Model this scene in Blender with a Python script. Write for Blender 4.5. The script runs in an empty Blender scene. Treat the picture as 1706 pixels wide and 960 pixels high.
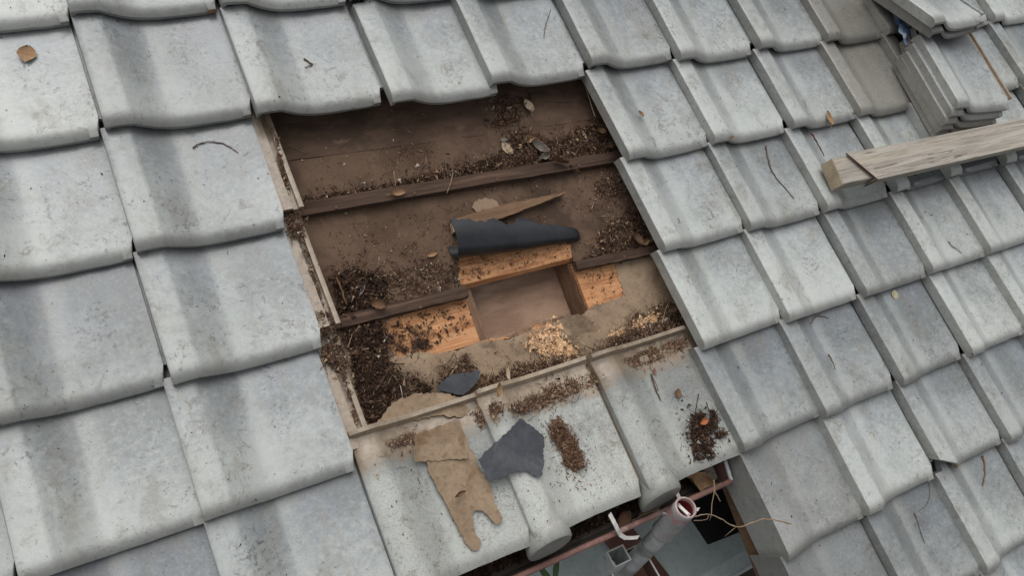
import bpy, math, random
import numpy as np
from mathutils import Vector, Matrix, noise as mnoise
from mathutils.geometry import delaunay_2d_cdt

random.seed(7)
RNG = np.random.default_rng(11)
SC = bpy.context.scene
COL = SC.collection

# ------------------------------------------------------------------ frames
# Roof frame: u across the roof (right), w up the slope, n out of the roof.
# v = -w is used for "down the slope" in the layout below.
PITCH = math.radians(21.8)
RM = Matrix.Translation((0, 0, 3.2)) @ Matrix.Rotation(PITCH, 4, 'X')
WM = Matrix.Identity(4)

# ------------------------------------------------------------------ camera
FOC = 1309.99553
ROTV = np.array([-0.247499653, -0.434213695, -0.292767839])
TR = np.array([-1.1103481, -0.652138091, 1.36193656])

def rodr(w):
    th = np.linalg.norm(w)
    k = w / th
    K = np.array([[0, -k[2], k[1]], [k[2], 0, -k[0]], [-k[1], k[0], 0]])
    return np.eye(3) + np.sin(th) * K + (1 - np.cos(th)) * K @ K
R = rodr(ROTV)
CP = -R.T @ TR                      # camera in (u, v, -n)

cam = bpy.data.cameras.new('camera')
cam.sensor_width = 36.0
cam.lens = FOC / 1706 * 36.0
cam.clip_start = 0.02
cam.clip_end = 500
cam_o = bpy.data.objects.new('camera', cam)
COL.objects.link(cam_o)
F = np.diag([1.0, -1.0, -1.0])
Rc = (F @ R @ F).T
m = Matrix(Rc.tolist()).to_4x4()
m.translation = Vector((CP[0], -CP[1], -CP[2]))
cam_o.matrix_world = RM @ m
SC.camera = cam_o

# ------------------------------------------------------------------ light
SUN_EL, SUN_AZ = math.radians(70), math.radians(-14)     # azimuth measured from +Y towards +X
world = bpy.data.worlds.new('World')
SC.world = world
world.use_nodes = True
nt = world.node_tree
bg = nt.nodes['Background']
sky = nt.nodes.new('ShaderNodeTexSky')
sky.sky_type = 'NISHITA'
sky.sun_disc = False
sky.sun_elevation = SUN_EL
sky.sun_rotation = SUN_AZ
sky.dust_density = 4.0
sky.air_density = 1.0
hs = nt.nodes.new('ShaderNodeHueSaturation')              # cloud cover greys the blue
hs.inputs['Saturation'].default_value = 0.16
nt.links.new(sky.outputs[0], hs.inputs['Color'])
nt.links.new(hs.outputs[0], bg.inputs[0])
bg.inputs[1].default_value = 0.125
sun = bpy.data.lights.new('sun', 'SUN')
sun.energy = 1.2
sun.angle = math.radians(68)
sun.color = (1.0, 0.965, 0.92)
sun_o = bpy.data.objects.new('sun', sun)
COL.objects.link(sun_o)
sd = Vector((math.sin(SUN_AZ) * math.cos(SUN_EL), math.cos(SUN_AZ) * math.cos(SUN_EL), math.sin(SUN_EL)))
sun_o.rotation_euler = sd.to_track_quat('Z', 'Y').to_euler()
sun_o.location = sd * 20
SC.view_settings.view_transform = 'Standard'
SC.view_settings.look = 'None'
SC.view_settings.exposure = 0.23
SC.view_settings.gamma = 1.0

# ------------------------------------------------------------------ helpers
def at(px, py, n=0.0):
    """roof point (u, v) seen at photo pixel px, py on the sheet at height n"""
    d = R.T @ np.array([(px - 853) / FOC, (py - 480) / FOC, 1.0])
    s = (-n - CP[2]) / d[2]
    q = CP + d * s
    return float(q[0]), float(q[1])

def at3(px, py, n=0.0):
    u, v = at(px, py, n)
    return Vector((u, -v, n))

def lin(r, g, b):
    f = lambda c: (c / 255 / 12.92) if c / 255 <= 0.04045 else ((c / 255 + 0.055) / 1.055) ** 2.4
    return (f(r), f(g), f(b), 1.0)

LOC = {}
def tag(o, label=None, cat=None, group=None, kind=None):
    if label: o['label'] = label
    if cat: o['category'] = cat
    if group: o['group'] = group
    if kind: o['kind'] = kind
    return o

def thing(name, loc, label=None, cat=None, group=None, kind=None, fr=RM):
    o = bpy.data.objects.new(name, None)
    o.empty_display_size = 0.05
    COL.objects.link(o)
    o.matrix_world = fr @ Matrix.Translation(loc)
    LOC[o] = Vector(loc)
    return tag(o, label, cat, group, kind)

def mk(name, verts, faces, mats, parent=None, smooth=False, midx=None, fr=RM, origin=None, **kw):
    V = np.asarray(verts, float).reshape(-1, 3)
    if origin is None:
        org = Vector((V[:, 0].mean(), V[:, 1].mean(), V[:, 2].min()))
    else:
        org = Vector(origin)
    V = V - np.array(org)
    me = bpy.data.meshes.new(name)
    me.from_pydata(V.tolist(), [], [list(map(int, f)) for f in faces])
    if not isinstance(mats, (list, tuple)): mats = [mats]
    for mt in mats: me.materials.append(mt)
    if smooth: me.polygons.foreach_set('use_smooth', [True] * len(me.polygons))
    if midx is not None: me.polygons.foreach_set('material_index', [int(i) for i in midx])
    me.update()
    o = bpy.data.objects.new(name, me)
    COL.objects.link(o)
    if parent is not None:
        o.parent = parent
        o.location = org - LOC[parent]
        LOC[o] = org
    else:
        o.matrix_world = fr @ Matrix.Translation(org)
        LOC[o] = org
    return tag(o, **kw)

def recalc(o):
    import bmesh
    bm = bmesh.new(); bm.from_mesh(o.data)
    bmesh.ops.recalc_face_normals(bm, faces=bm.faces)
    bm.to_mesh(o.data); bm.free()
    return o

def box_vf(c, ax, ay, az):
    c, ax, ay, az = map(Vector, (c, ax, ay, az))
    V = [c + ax * i + ay * j + az * k for i in (-.5, .5) for j in (-.5, .5) for k in (-.5, .5)]
    Fc = [(0, 1, 3, 2), (4, 6, 7, 5), (0, 4, 5, 1), (2, 3, 7, 6), (0, 2, 6, 4), (1, 5, 7, 3)]
    return V, Fc

def join(parts):
    V, Fc = [], []
    for v, f in parts:
        k = len(V); V += list(v); Fc += [tuple(i + k for i in q) for q in f]
    return V, Fc

def beam_vf(p0, p1, width_dir, w, h, seg=14, rag=0.0, seed=0, taper=None):
    """a sawn bar with slightly uneven arrises"""
    p0, p1 = Vector(p0), Vector(p1)
    ax = (p1 - p0).normalized()
    wd = Vector(width_dir); wd = (wd - ax * wd.dot(ax)).normalized()
    nd = ax.cross(wd)
    if nd.z < 0: nd = -nd
    rr = random.Random(seed)
    V, Fc = [], []
    for i in range(seg + 1):
        t = i / seg
        k = taper(t) if taper else 1.0
        for (a, b) in ((-1, 0), (-.92, .96), (.92, .97), (1, 0.0)):
            j = lambda: (rr.random() - .5) * rag
            V.append(p0.lerp(p1, t) + wd * (a * w / 2 * k + j()) + nd * (b * h + (j() if b > 0 else 0)))
    for i in range(seg):
        for k in range(4):
            a, b = i * 4 + k, i * 4 + (k + 1) % 4
            Fc.append((a, b, b + 4, a + 4))
    Fc.append((3, 2, 1, 0)); e = seg * 4
    Fc.append((e, e + 1, e + 2, e + 3))
    return V, Fc

def tube_vf(pts, rad, sides=6, cap=True):
    pts = [Vector(p) for p in pts]
    V, Fc = [], []
    for i, p in enumerate(pts):
        d = (pts[min(i + 1, len(pts) - 1)] - pts[max(i - 1, 0)]).normalized()
        a = d.orthogonal().normalized() if i == 0 else (pa - d * pa.dot(d)).normalized()
        pa = a
        b = d.cross(a)
        r = rad[i] if isinstance(rad, (list, tuple)) else rad
        for k in range(sides):
            an = 2 * math.pi * k / sides
            V.append(p + a * (math.cos(an) * r) + b * (math.sin(an) * r))
    for i in range(len(pts) - 1):
        for k in range(sides):
            a0, b0 = i * sides + k, i * sides + (k + 1) % sides
            Fc.append((a0, b0, b0 + sides, a0 + sides))
    if cap:
        Fc.append(tuple(range(sides - 1, -1, -1)))
        e = (len(pts) - 1) * sides
        Fc.append(tuple(range(e, e + sides)))
    return V, Fc

# ------------------------------------------------------------------ materials
class N:
    def __init__(s, name):
        s.m = bpy.data.materials.new(name); s.m.use_nodes = True
        s.t = s.m.node_tree
        s.b = s.t.nodes['Principled BSDF']
    def new(s, typ, **kw):
        n = s.t.nodes.new(typ)
        for k, v in kw.items(): setattr(n, k, v)
        return n
    def ln(s, a, b): s.t.links.new(a, b)
    def coord(s, scale=(1, 1, 1), rand=True):
        tc = s.new('ShaderNodeTexCoord'); src = tc.outputs['Object']
        if rand:
            oi = s.new('ShaderNodeObjectInfo')
            mu = s.new('ShaderNodeMath', operation='MULTIPLY'); mu.inputs[1].default_value = 37.0
            s.ln(oi.outputs['Random'], mu.inputs[0])
            ad = s.new('ShaderNodeVectorMath', operation='ADD')
            s.ln(src, ad.inputs[0]); s.ln(mu.outputs[0], ad.inputs[1]); src = ad.outputs[0]
        mp = s.new('ShaderNodeMapping'); mp.inputs['Scale'].default_value = scale
        s.ln(src, mp.inputs['Vector'])
        return mp.outputs[0]
    def noise(s, vec, scale, detail=5, rough=.6, dist=0.0):
        n = s.new('ShaderNodeTexNoise')
        n.inputs['Scale'].default_value = scale; n.inputs['Detail'].default_value = detail
        n.inputs['Roughness'].default_value = rough; n.inputs['Distortion'].default_value = dist
        s.ln(vec, n.inputs['Vector'])
        return n.outputs['Fac']
    def ramp(s, fac, lo, hi, a=0.0, b=1.0):
        n = s.new('ShaderNodeMapRange', interpolation_type='SMOOTHSTEP')
        n.inputs['From Min'].default_value = lo; n.inputs['From Max'].default_value = hi
        n.inputs['To Min'].default_value = a; n.inputs['To Max'].default_value = b
        s.ln(fac, n.inputs['Value'])
        return n.outputs['Result']
    def mix(s, fac, a, b, blend='MIX'):
        n = s.new('ShaderNodeMix', data_type='RGBA', blend_type=blend)
        for i, x in ((0, fac), (6, a), (7, b)):
            if hasattr(x, 'is_output'): s.ln(x, n.inputs[i])
            else: n.inputs[i].default_value = x
        return n.outputs[2]
    def math(s, op, a, b=0.0, clamp=False):
        n = s.new('ShaderNodeMath', operation=op, use_clamp=clamp)
        for i, x in ((0, a), (1, b)):
            if hasattr(x, 'is_output'): s.ln(x, n.inputs[i])
            else: n.inputs[i].default_value = x
        return n.outputs[0]
    def done(s, col, rough=.7, bump=None, bs=.3, bd=.002, spec=.5):
        if hasattr(col, 'is_output'): s.ln(col, s.b.inputs['Base Color'])
        else: s.b.inputs['Base Color'].default_value = col
        if hasattr(rough, 'is_output'): s.ln(rough, s.b.inputs['Roughness'])
        else: s.b.inputs['Roughness'].default_value = rough
        s.b.inputs['Specular IOR Level'].default_value = spec
        if bump is not None:
            n = s.new('ShaderNodeBump'); n.inputs['Strength'].default_value = bs; n.inputs['Distance'].default_value = bd
            s.ln(bump, n.inputs['Height']); s.ln(n.outputs[0], s.b.inputs['Normal'])
        return s.m

def tile_mat(name, base, lichen, li_lo, li_hi, cool=(0.20, 0.232, 0.272, 1), dusty=0.0, speck=.30, wet=False, head=False, side_k=.38):
    s = N(name)
    v = s.coord()
    tc = s.new('ShaderNodeTexCoord'); sx = s.new('ShaderNodeSeparateXYZ'); s.ln(tc.outputs['Object'], sx.inputs[0])
    X, Y = sx.outputs[0], sx.outputs[1]
    big = s.noise(v, 7, 4, .6, .4)
    mid = s.noise(v, 70, 8, .72)
    fine = s.noise(v, 300, 3, .75)
    ran = s.new('ShaderNodeObjectInfo').outputs['Random']
    # glaze: patchy smoked grey
    col = s.mix(s.ramp(big, .35, .65), base, cool)
    # pale lichen film: grows more on the lower half of every tile
    grow_lit = s.math('MULTIPLY', s.math('SUBTRACT', .12, Y), 1.25)
    grow_lit = s.math('ADD', s.math('ADD', grow_lit, s.math('MULTIPLY', s.math('SUBTRACT', ran, .5), .16)), s.ramp(X, .040, .085, .10, -.01))  # roll tops paler: lichen plus their brighter sky light painted in
    lf = s.ramp(s.math('ADD', s.math('ADD', s.math('MULTIPLY', big, .5), s.math('MULTIPLY', mid, .55)), grow_lit), li_lo, li_hi)
    lf2 = s.math('MULTIPLY', lf, s.ramp(fine, .3, .62, .55, 1.0))
    col = s.mix(lf2, col, lichen)
    # faint brown run-off staining
    st = s.noise(s.coord((1.6, .7, 1)), 16, 5, .62, .6)
    col = s.mix(s.math('MULTIPLY', s.ramp(st, .50, .70), .45), col, (0.225, 0.2, 0.162, 1))
    # mottled fine grain
    col = s.mix(s.ramp(fine, .40, .64, .0, speck), col, (0.1, 0.1, 0.095, 1))
    # salt and pepper mottling of old glaze
    mt = s.noise(v, 135, 7, .78)
    col = s.mix(s.ramp(mt, .50, .72, 0, .28), col, (0.62, 0.62, 0.585, 1))
    col = s.mix(s.ramp(mt, .28, .46, .30, 0), col, (0.105, 0.105, 0.10, 1))
    cr = s.noise(s.coord((1, 1, 1)), 42, 7, .74, .8)
    crf = s.math('MULTIPLY', s.ramp(cr, .54, .62), s.ramp(s.noise(v, 9, 3, .6), .45, .60))
    col = s.mix(s.math('MULTIPLY', crf, s.ramp(fine, .3, .55, .15, .6)), col, (0.125, 0.108, 0.085, 1))
    # black crusty specks, thicker in some patches
    sp = s.noise(s.coord((1, 1, 1)), 120, 3, .75)
    pat = s.noise(v, 13, 3, .6)
    sf = s.ramp(s.math('ADD', sp, s.math('MULTIPLY', s.math('SUBTRACT', pat, .5), .52)), .625, .70)
    col = s.mix(s.math('MULTIPLY', sf, .5), col, (0.045, 0.042, 0.036, 1))
    # dust on the roll's slope, with some of its shade painted in
    band = s.math('MULTIPLY', s.ramp(X, .048, .078), s.ramp(X, .092, .125, 1, 0))
    band = s.math('MULTIPLY', band, s.ramp(mid, .3, .6, .0, .22))
    col = s.mix(band, col, (0.20, 0.188, 0.165, 1))
    worn = s.math('MULTIPLY', s.ramp(X, .106, .118), s.ramp(X, .122, .160, 1, 0))
    col = s.mix(s.math('MULTIPLY', worn, s.ramp(fine, .3, .65, .12, .5)), col, lichen)
    # vertical side of the roll, its shade put into the colour
    side = s.ramp(s.math('ADD', X, s.math('MULTIPLY', Y, .0255)), .0012, .0022, 1, 0)
    col = s.mix(s.math('MULTIPLY', side, side_k), col, s.mix(s.ramp(mid, .35, .65), (0.25, 0.24, 0.21, 1), (0.34, 0.33, 0.30, 1)))
    grime_shade = s.math('MULTIPLY', s.ramp(s.math('ADD', Y, s.math('MULTIPLY', s.math('SUBTRACT', mid, .5), .02)), .006, .034, 1, 0), .55)  # dirt along the nose, plus its down-slope shade in the colour
    col = s.mix(grime_shade, col, (0.16, 0.155, 0.14, 1))
    # dusty head and underlap that the neighbours normally cover
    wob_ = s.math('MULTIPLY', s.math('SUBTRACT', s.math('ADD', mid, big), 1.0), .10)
    hd = s.ramp(X, .259, .264)
    if head: hd = s.math('MAXIMUM', s.ramp(s.math('ADD', Y, wob_), .215, .252), hd)
    lap_shade = s.math('MULTIPLY', s.ramp(s.math('ADD', Y, s.math('MULTIPLY', wob_, .35)), .205, .236), .35)  # darker below the overlapping nose: its shade put into the colour
    col = s.mix(lap_shade, col, (0.12, 0.11, 0.095, 1))
    dust = s.mix(s.ramp(mid, .3, .7), (0.34, 0.265, 0.185, 1), (0.205, 0.15, 0.10, 1))
    col = s.mix(s.math('MULTIPLY', hd, s.ramp(fine, .25, .6, .75 * dusty, dusty)), col, dust)
    hv = s.new('ShaderNodeHueSaturation'); s.ln(col, hv.inputs['Color'])
    s.ln(s.math('ADD', .78, s.math('MULTIPLY', ran, .36)), hv.inputs['Value'])
    out = hv.outputs[0]
    rough = s.math('ADD', .30, s.math('MULTIPLY', lf2, .2))
    if wet:                                     # rain water standing in the pan
        wm = s.math('MULTIPLY', s.ramp(s.math('ADD', Y, s.math('MULTIPLY', s.math('SUBTRACT', mid, .5), .03)), .07, .085, 1, 0), s.ramp(X, .064, .078))
        out = s.mix(s.math('MULTIPLY', wm, .85), out, (0.06, 0.068, 0.074, 1))
        rough = s.math('SUBTRACT', rough, s.math('MULTIPLY', wm, .3))
    bump = s.math('ADD', s.math('MULTIPLY', fine, .35), s.math('ADD', s.math('MULTIPLY', mid, .7), s.math('MULTIPLY', sf, .35)))
    return s.done(out, rough, bump, .3, .0014, .6)

def noisy(name, c1, c2, scale=30, lo=.35, hi=.65, rough=.75, stretch=(1, 1, 1), fine=220, grain=.35, dark=(.02, .016, .012, 1), bs=.4, bd=.0015, spec=.16, c3=None, crack=0.0):
    s = N(name)
    v = s.coord(stretch)
    a = s.noise(v, scale, 6, .65, .3)
    f = s.noise(v, fine, 4, .7)
    col = s.mix(s.ramp(a, lo, hi), c1, c2)
    if c3 is not None:
        b = s.noise(v, scale * .45, 5, .6, .5)
        col = s.mix(s.ramp(b, .52, .66), col, c3)
    col = s.mix(s.ramp(f, .45, .75, 0, grain), col, dark)
    if crack:
        cn = s.noise(s.coord((stretch[0] * .5, stretch[1] * .45, stretch[2] * .45)), scale * .8, 3, .5)
        ln_ = s.ramp(s.math('ABSOLUTE', s.math('SUBTRACT', cn, .5)), .0, .010, 1, 0)
        ln_ = s.math('MULTIPLY', ln_, s.ramp(s.noise(s.coord(), 11, 3, .6), .45, .6))
        col = s.mix(s.math('MULTIPLY', ln_, crack), col, dark)
    return s.done(col, rough, s.math('ADD', s.math('MULTIPLY', a, .6), s.math('MULTIPLY', f, .4)), bs, bd, spec)

MT = {}
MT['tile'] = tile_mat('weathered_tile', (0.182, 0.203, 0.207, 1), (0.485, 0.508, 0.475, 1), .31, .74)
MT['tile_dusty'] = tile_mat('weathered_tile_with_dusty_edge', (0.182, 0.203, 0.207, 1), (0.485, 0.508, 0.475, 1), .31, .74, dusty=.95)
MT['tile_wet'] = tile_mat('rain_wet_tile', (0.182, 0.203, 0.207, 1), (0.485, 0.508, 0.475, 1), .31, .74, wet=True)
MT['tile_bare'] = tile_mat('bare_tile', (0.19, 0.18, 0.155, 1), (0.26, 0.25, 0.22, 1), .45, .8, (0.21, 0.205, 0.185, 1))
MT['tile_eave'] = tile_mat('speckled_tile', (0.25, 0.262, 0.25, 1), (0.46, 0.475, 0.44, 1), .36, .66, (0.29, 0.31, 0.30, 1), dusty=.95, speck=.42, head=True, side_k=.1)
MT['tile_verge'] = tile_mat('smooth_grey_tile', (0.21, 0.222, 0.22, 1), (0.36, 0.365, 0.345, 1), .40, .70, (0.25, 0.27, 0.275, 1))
MT['fracture'] = noisy('fired_clay', (0.26, 0.14, 0.075, 1), (0.34, 0.2, 0.12, 1), 60)
MT['felt_top'] = noisy('old_felt', (0.074, 0.046, 0.032, 1), (0.112, 0.072, 0.050, 1), 14, rough=.75, stretch=(1, 2.5, 1), c3=(.062, .041, .029, 1), grain=.2)
MT['felt_mid'] = noisy('dusty_felt', (0.086, 0.052, 0.034, 1), (0.135, 0.087, 0.059, 1), 11, rough=.8, c3=(.062, .040, .028, 1), grain=.25)
MT['felt_low'] = noisy('silty_felt', (0.33, 0.245, 0.165, 1), (0.25, 0.18, 0.122, 1), 12, rough=.9, c3=(.145, .102, .07, 1), grain=.25)
MT['felt_scrap'] = noisy('silty_scrap', (0.29, 0.215, 0.145, 1), (0.225, 0.163, 0.108, 1), 26, rough=.9, c3=(.175, .112, .066, 1), grain=.4, fine=130, bs=.7)
MT['felt_black'] = noisy('bitumen_felt', (0.012, 0.0135, 0.016, 1), (0.02, 0.0225, 0.027, 1), 26, rough=.34, grain=.1, bs=.2, spec=.5)
MT['felt_grey'] = noisy('bitumen_scrap', (0.052, 0.055, 0.063, 1), (0.072, 0.076, 0.086, 1), 22, rough=.75, grain=.25, bs=.6, c3=(.10, .104, .11, 1), fine=120)
MT['wood_new'] = noisy('clean_sheathing', (0.56, 0.30, 0.15, 1), (0.46, 0.22, 0.10, 1), 13, rough=.65, stretch=(.7, 9, 3), c3=(.33, .145, .065, 1), grain=.5, fine=34, lo=.4, hi=.6, dark=(.20, .085, .04, 1), bs=.3, crack=.8)
MT['wood_old'] = noisy('dark_wood', (0.048, 0.030, 0.022, 1), (0.088, 0.055, 0.039, 1), 10, rough=.85, stretch=(.5, 10, 8), c3=(.14, .085, .055, 1), fine=40, grain=.6, bs=.6)
MT['wood_mid'] = noisy('brown_wood', (0.20, 0.125, 0.075, 1), (0.15, 0.09, 0.055, 1), 14, rough=.8, stretch=(1, 8, 4), bs=.4)
MT['wood_raft'] = noisy('rafter_wood', (0.24, 0.145, 0.09, 1), (0.15, 0.088, 0.055, 1), 14, rough=.8, stretch=(8, 1, 4), bs=.4)
MT['wood_inner'] = noisy('ceiling_wood', (0.40, 0.265, 0.185, 1), (0.29, 0.18, 0.125, 1), 9, rough=.75, stretch=(1, 3, 1), c3=(.46, .33, .245, 1), bs=.2)
MT['wood_grey'] = noisy('weathered_beam', (0.42, 0.385, 0.335, 1), (0.29, 0.265, 0.23, 1), 9, rough=.85, stretch=(.35, 9, 9), c3=(.40, .355, .29, 1), bs=.6, grain=.75, fine=26, dark=(.13, .105, .085, 1), crack=.9)
MT['wood_end'] = noisy('beam_end', (0.44, 0.36, 0.25, 1), (0.33, 0.26, 0.18, 1), 20, rough=.85, stretch=(4, 1, 1))
MT['rust'] = noisy('rusty_metal', (0.15, 0.07, 0.045, 1), (0.1, 0.06, 0.05, 1), 40, rough=.7)
def flat(name, a, b, sc=60, rough=.9): return noisy(name, a, b, sc, rough=rough, grain=.3)
MT['soil'] = flat('black_soil', (0.028, 0.016, 0.011, 1), (0.055, 0.033, 0.023, 1))
MT['soil_b'] = flat('brown_soil', (0.085, 0.048, 0.032, 1), (0.125, 0.074, 0.049, 1))
MT['fibre'] = flat('fibre', (0.22, 0.13, 0.082, 1), (0.14, 0.08, 0.05, 1))
MT['straw'] = flat('straw', (0.42, 0.30, 0.20, 1), (0.31, 0.20, 0.125, 1))
MT['chip'] = flat('wood_chip', (0.72, 0.48, 0.29, 1), (0.58, 0.36, 0.20, 1))
MT['grit'] = flat('pale_grit', (0.48, 0.45, 0.4, 1), (0.4, 0.36, 0.3, 1))
MT['moss'] = flat('grey_dust', (0.16, 0.12, 0.085, 1), (0.22, 0.17, 0.12, 1))
MT['leaf_tan'] = noisy('tan_leaf', (0.38, 0.25, 0.145, 1), (0.27, 0.165, 0.09, 1), 40, rough=.7)
MT['leaf_pale'] = noisy('pale_leaf', (0.52, 0.43, 0.32, 1), (0.36, 0.27, 0.18, 1), 45, rough=.75)
MT['leaf_grey'] = noisy('grey_leaf', (0.26, 0.23, 0.20, 1), (0.16, 0.135, 0.115, 1), 45, rough=.7)
MT['leaf_brown'] = noisy('brown_leaf', (0.19, 0.11, 0.065, 1), (0.11, 0.065, 0.04, 1), 45, rough=.75)
MT['leaf_red'] = noisy('red_leaf', (0.42, 0.15, 0.06, 1), (0.25, 0.08, 0.035, 1), 45, rough=.7)
MT['flake'] = noisy('yellow_flake', (0.42, 0.39, 0.26, 1), (0.33, 0.29, 0.18, 1), 80, rough=.9)
MT['twig'] = noisy('twig_bark', (0.15, 0.105, 0.08, 1), (0.09, 0.065, 0.05, 1), 80, rough=.85)
MT['twig_pale'] = noisy('pale_twig', (0.30, 0.22, 0.15, 1), (0.2, 0.14, 0.09, 1), 80, rough=.85)
MT['copper'] = noisy('coated_gutter', (0.24, 0.13, 0.11, 1), (0.17, 0.095, 0.08, 1), 25, rough=.55, c3=(.28, .2, .175, 1))
MT['gutter_in'] = noisy('gutter_inside', (0.14, 0.12, 0.105, 1), (0.09, 0.075, 0.065, 1), 20, rough=.6)
MT['galv'] = noisy('galvanised', (0.54, 0.56, 0.55, 1), (0.40, 0.42, 0.42, 1), 22, rough=.5, grain=.2, c3=(.23, .24, .23, 1), spec=.6)
MT['white_metal'] = noisy('white_metal', (0.66, 0.65, 0.62, 1), (0.52, 0.5, 0.47, 1), 40, rough=.5, grain=.3, dark=(.2, .1, .07, 1))
MT['pink_metal'] = noisy('primed_metal', (0.42, 0.30, 0.28, 1), (0.30, 0.2, 0.185, 1), 40, rough=.5, grain=.25)
MT['red_paint'] = noisy('red_paint', (0.17, 0.025, 0.028, 1), (0.11, 0.022, 0.024, 1), 40, rough=.55)
MT['concrete'] = noisy('blue_grey_concrete', (0.47, 0.54, 0.535, 1), (0.55, 0.62, 0.60, 1), 9, rough=.85, fine=90, grain=.4, c3=(.50, .56, .545, 1), dark=(.22, .26, .26, 1))
MT['black'] = noisy('shade_black', (0.012, 0.012, 0.014, 1), (0.02, 0.02, 0.022, 1), 10, rough=.7)
MT['plank_red'] = noisy('red_brown_board', (0.17, 0.085, 0.065, 1), (0.12, 0.06, 0.048, 1), 16, rough=.7)
MT['earth'] = noisy('earth', (0.05, 0.045, 0.04, 1), (0.075, 0.065, 0.055, 1), 6, rough=.95)
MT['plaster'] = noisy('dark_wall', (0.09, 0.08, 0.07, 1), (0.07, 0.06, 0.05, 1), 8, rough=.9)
MT['blue'] = noisy('blue_plastic', (0.08, 0.17, 0.36, 1), (0.45, 0.52, 0.62, 1), 40, rough=.4)
MT['leafgreen'] = noisy('green_leaf', (0.05, 0.09, 0.035, 1), (0.07, 0.11, 0.05, 1), 40, rough=.6)

# a pipe: galvanised with a worn red paint smear near its top
s = N('painted_pipe')
v = s.coord()
tc = s.new('ShaderNodeTexCoord'); sx = s.new('ShaderNodeSeparateXYZ'); s.ln(tc.outputs['Object'], sx.inputs[0])
a = s.noise(v, 30, 6, .65); b = s.noise(v, 55, 5, .7, .6)
col = s.mix(s.ramp(a, .35, .65), (0.36, 0.355, 0.35, 1), (0.26, 0.26, 0.26, 1))
col = s.mix(s.ramp(s.noise(v, 14, 4, .6), .5, .66), col, (0.31, 0.27, 0.255, 1))
zz = s.math('MULTIPLY', s.ramp(sx.outputs[2], .068, .092), s.ramp(sx.outputs[2], .105, .118, 1, .25))
col = s.mix(s.math('MULTIPLY', zz, s.ramp(b, .42, .62, 0, .5)), col, (0.44, 0.075, 0.07, 1))
MT['pipe'] = s.done(col, .55, a, .2, .001, .5)

# ------------------------------------------------------------------ roof tiles
CW, RH, TILT = 0.265, 0.235, 0.0245
PROF = [(0, .0006), (.002, .0020), (.010, .0036), (.026, .0042), (.042, .0038), (.0475, .0030), (.0505, .0012), (.0535, -.0014), (.064, -.0092), (.078, -.0182), (.089, -.0240),
        (.100, -.0287), (.111, -.0318), (.122, -.0338), (.134, -.0350), (.15, -.0355), (.172, -.0346), (.195, -.0322), (.22, -.0284), (.240, -.0250), (.2415, -.0248), (.256, -.0226), (.2638, -.0220)]
UNDER = [(.2648, -.0305), (.270, -.0300), (.284, -.0297), (.2855, -.0365), (.2945, -.0370), (.296, -.0285), (.300, -.0278), (.305, -.0290)]
PROF = [(x, h * (.9 if .05 < x < .2 else 1)) for x, h in PROF]
PX = [p[0] for p in PROF]; PH = [p[1] for p in PROF]
def hprof(x): return float(np.interp(x, PX, PH))
SROWS = [0, .0012, .0035, .007, .011, .016, .021, .026, .034, .06, .1, .15, .2, .235, .262, .275, .282, .290, .297, .305]
def nose(s, k=1.0):
    if s >= .021: return 0.0
    q = 1 - s / .021
    return .0110 * k * q * q
def top(x, s):
    return hprof(x) + TILT * (1 - s / RH)

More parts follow.
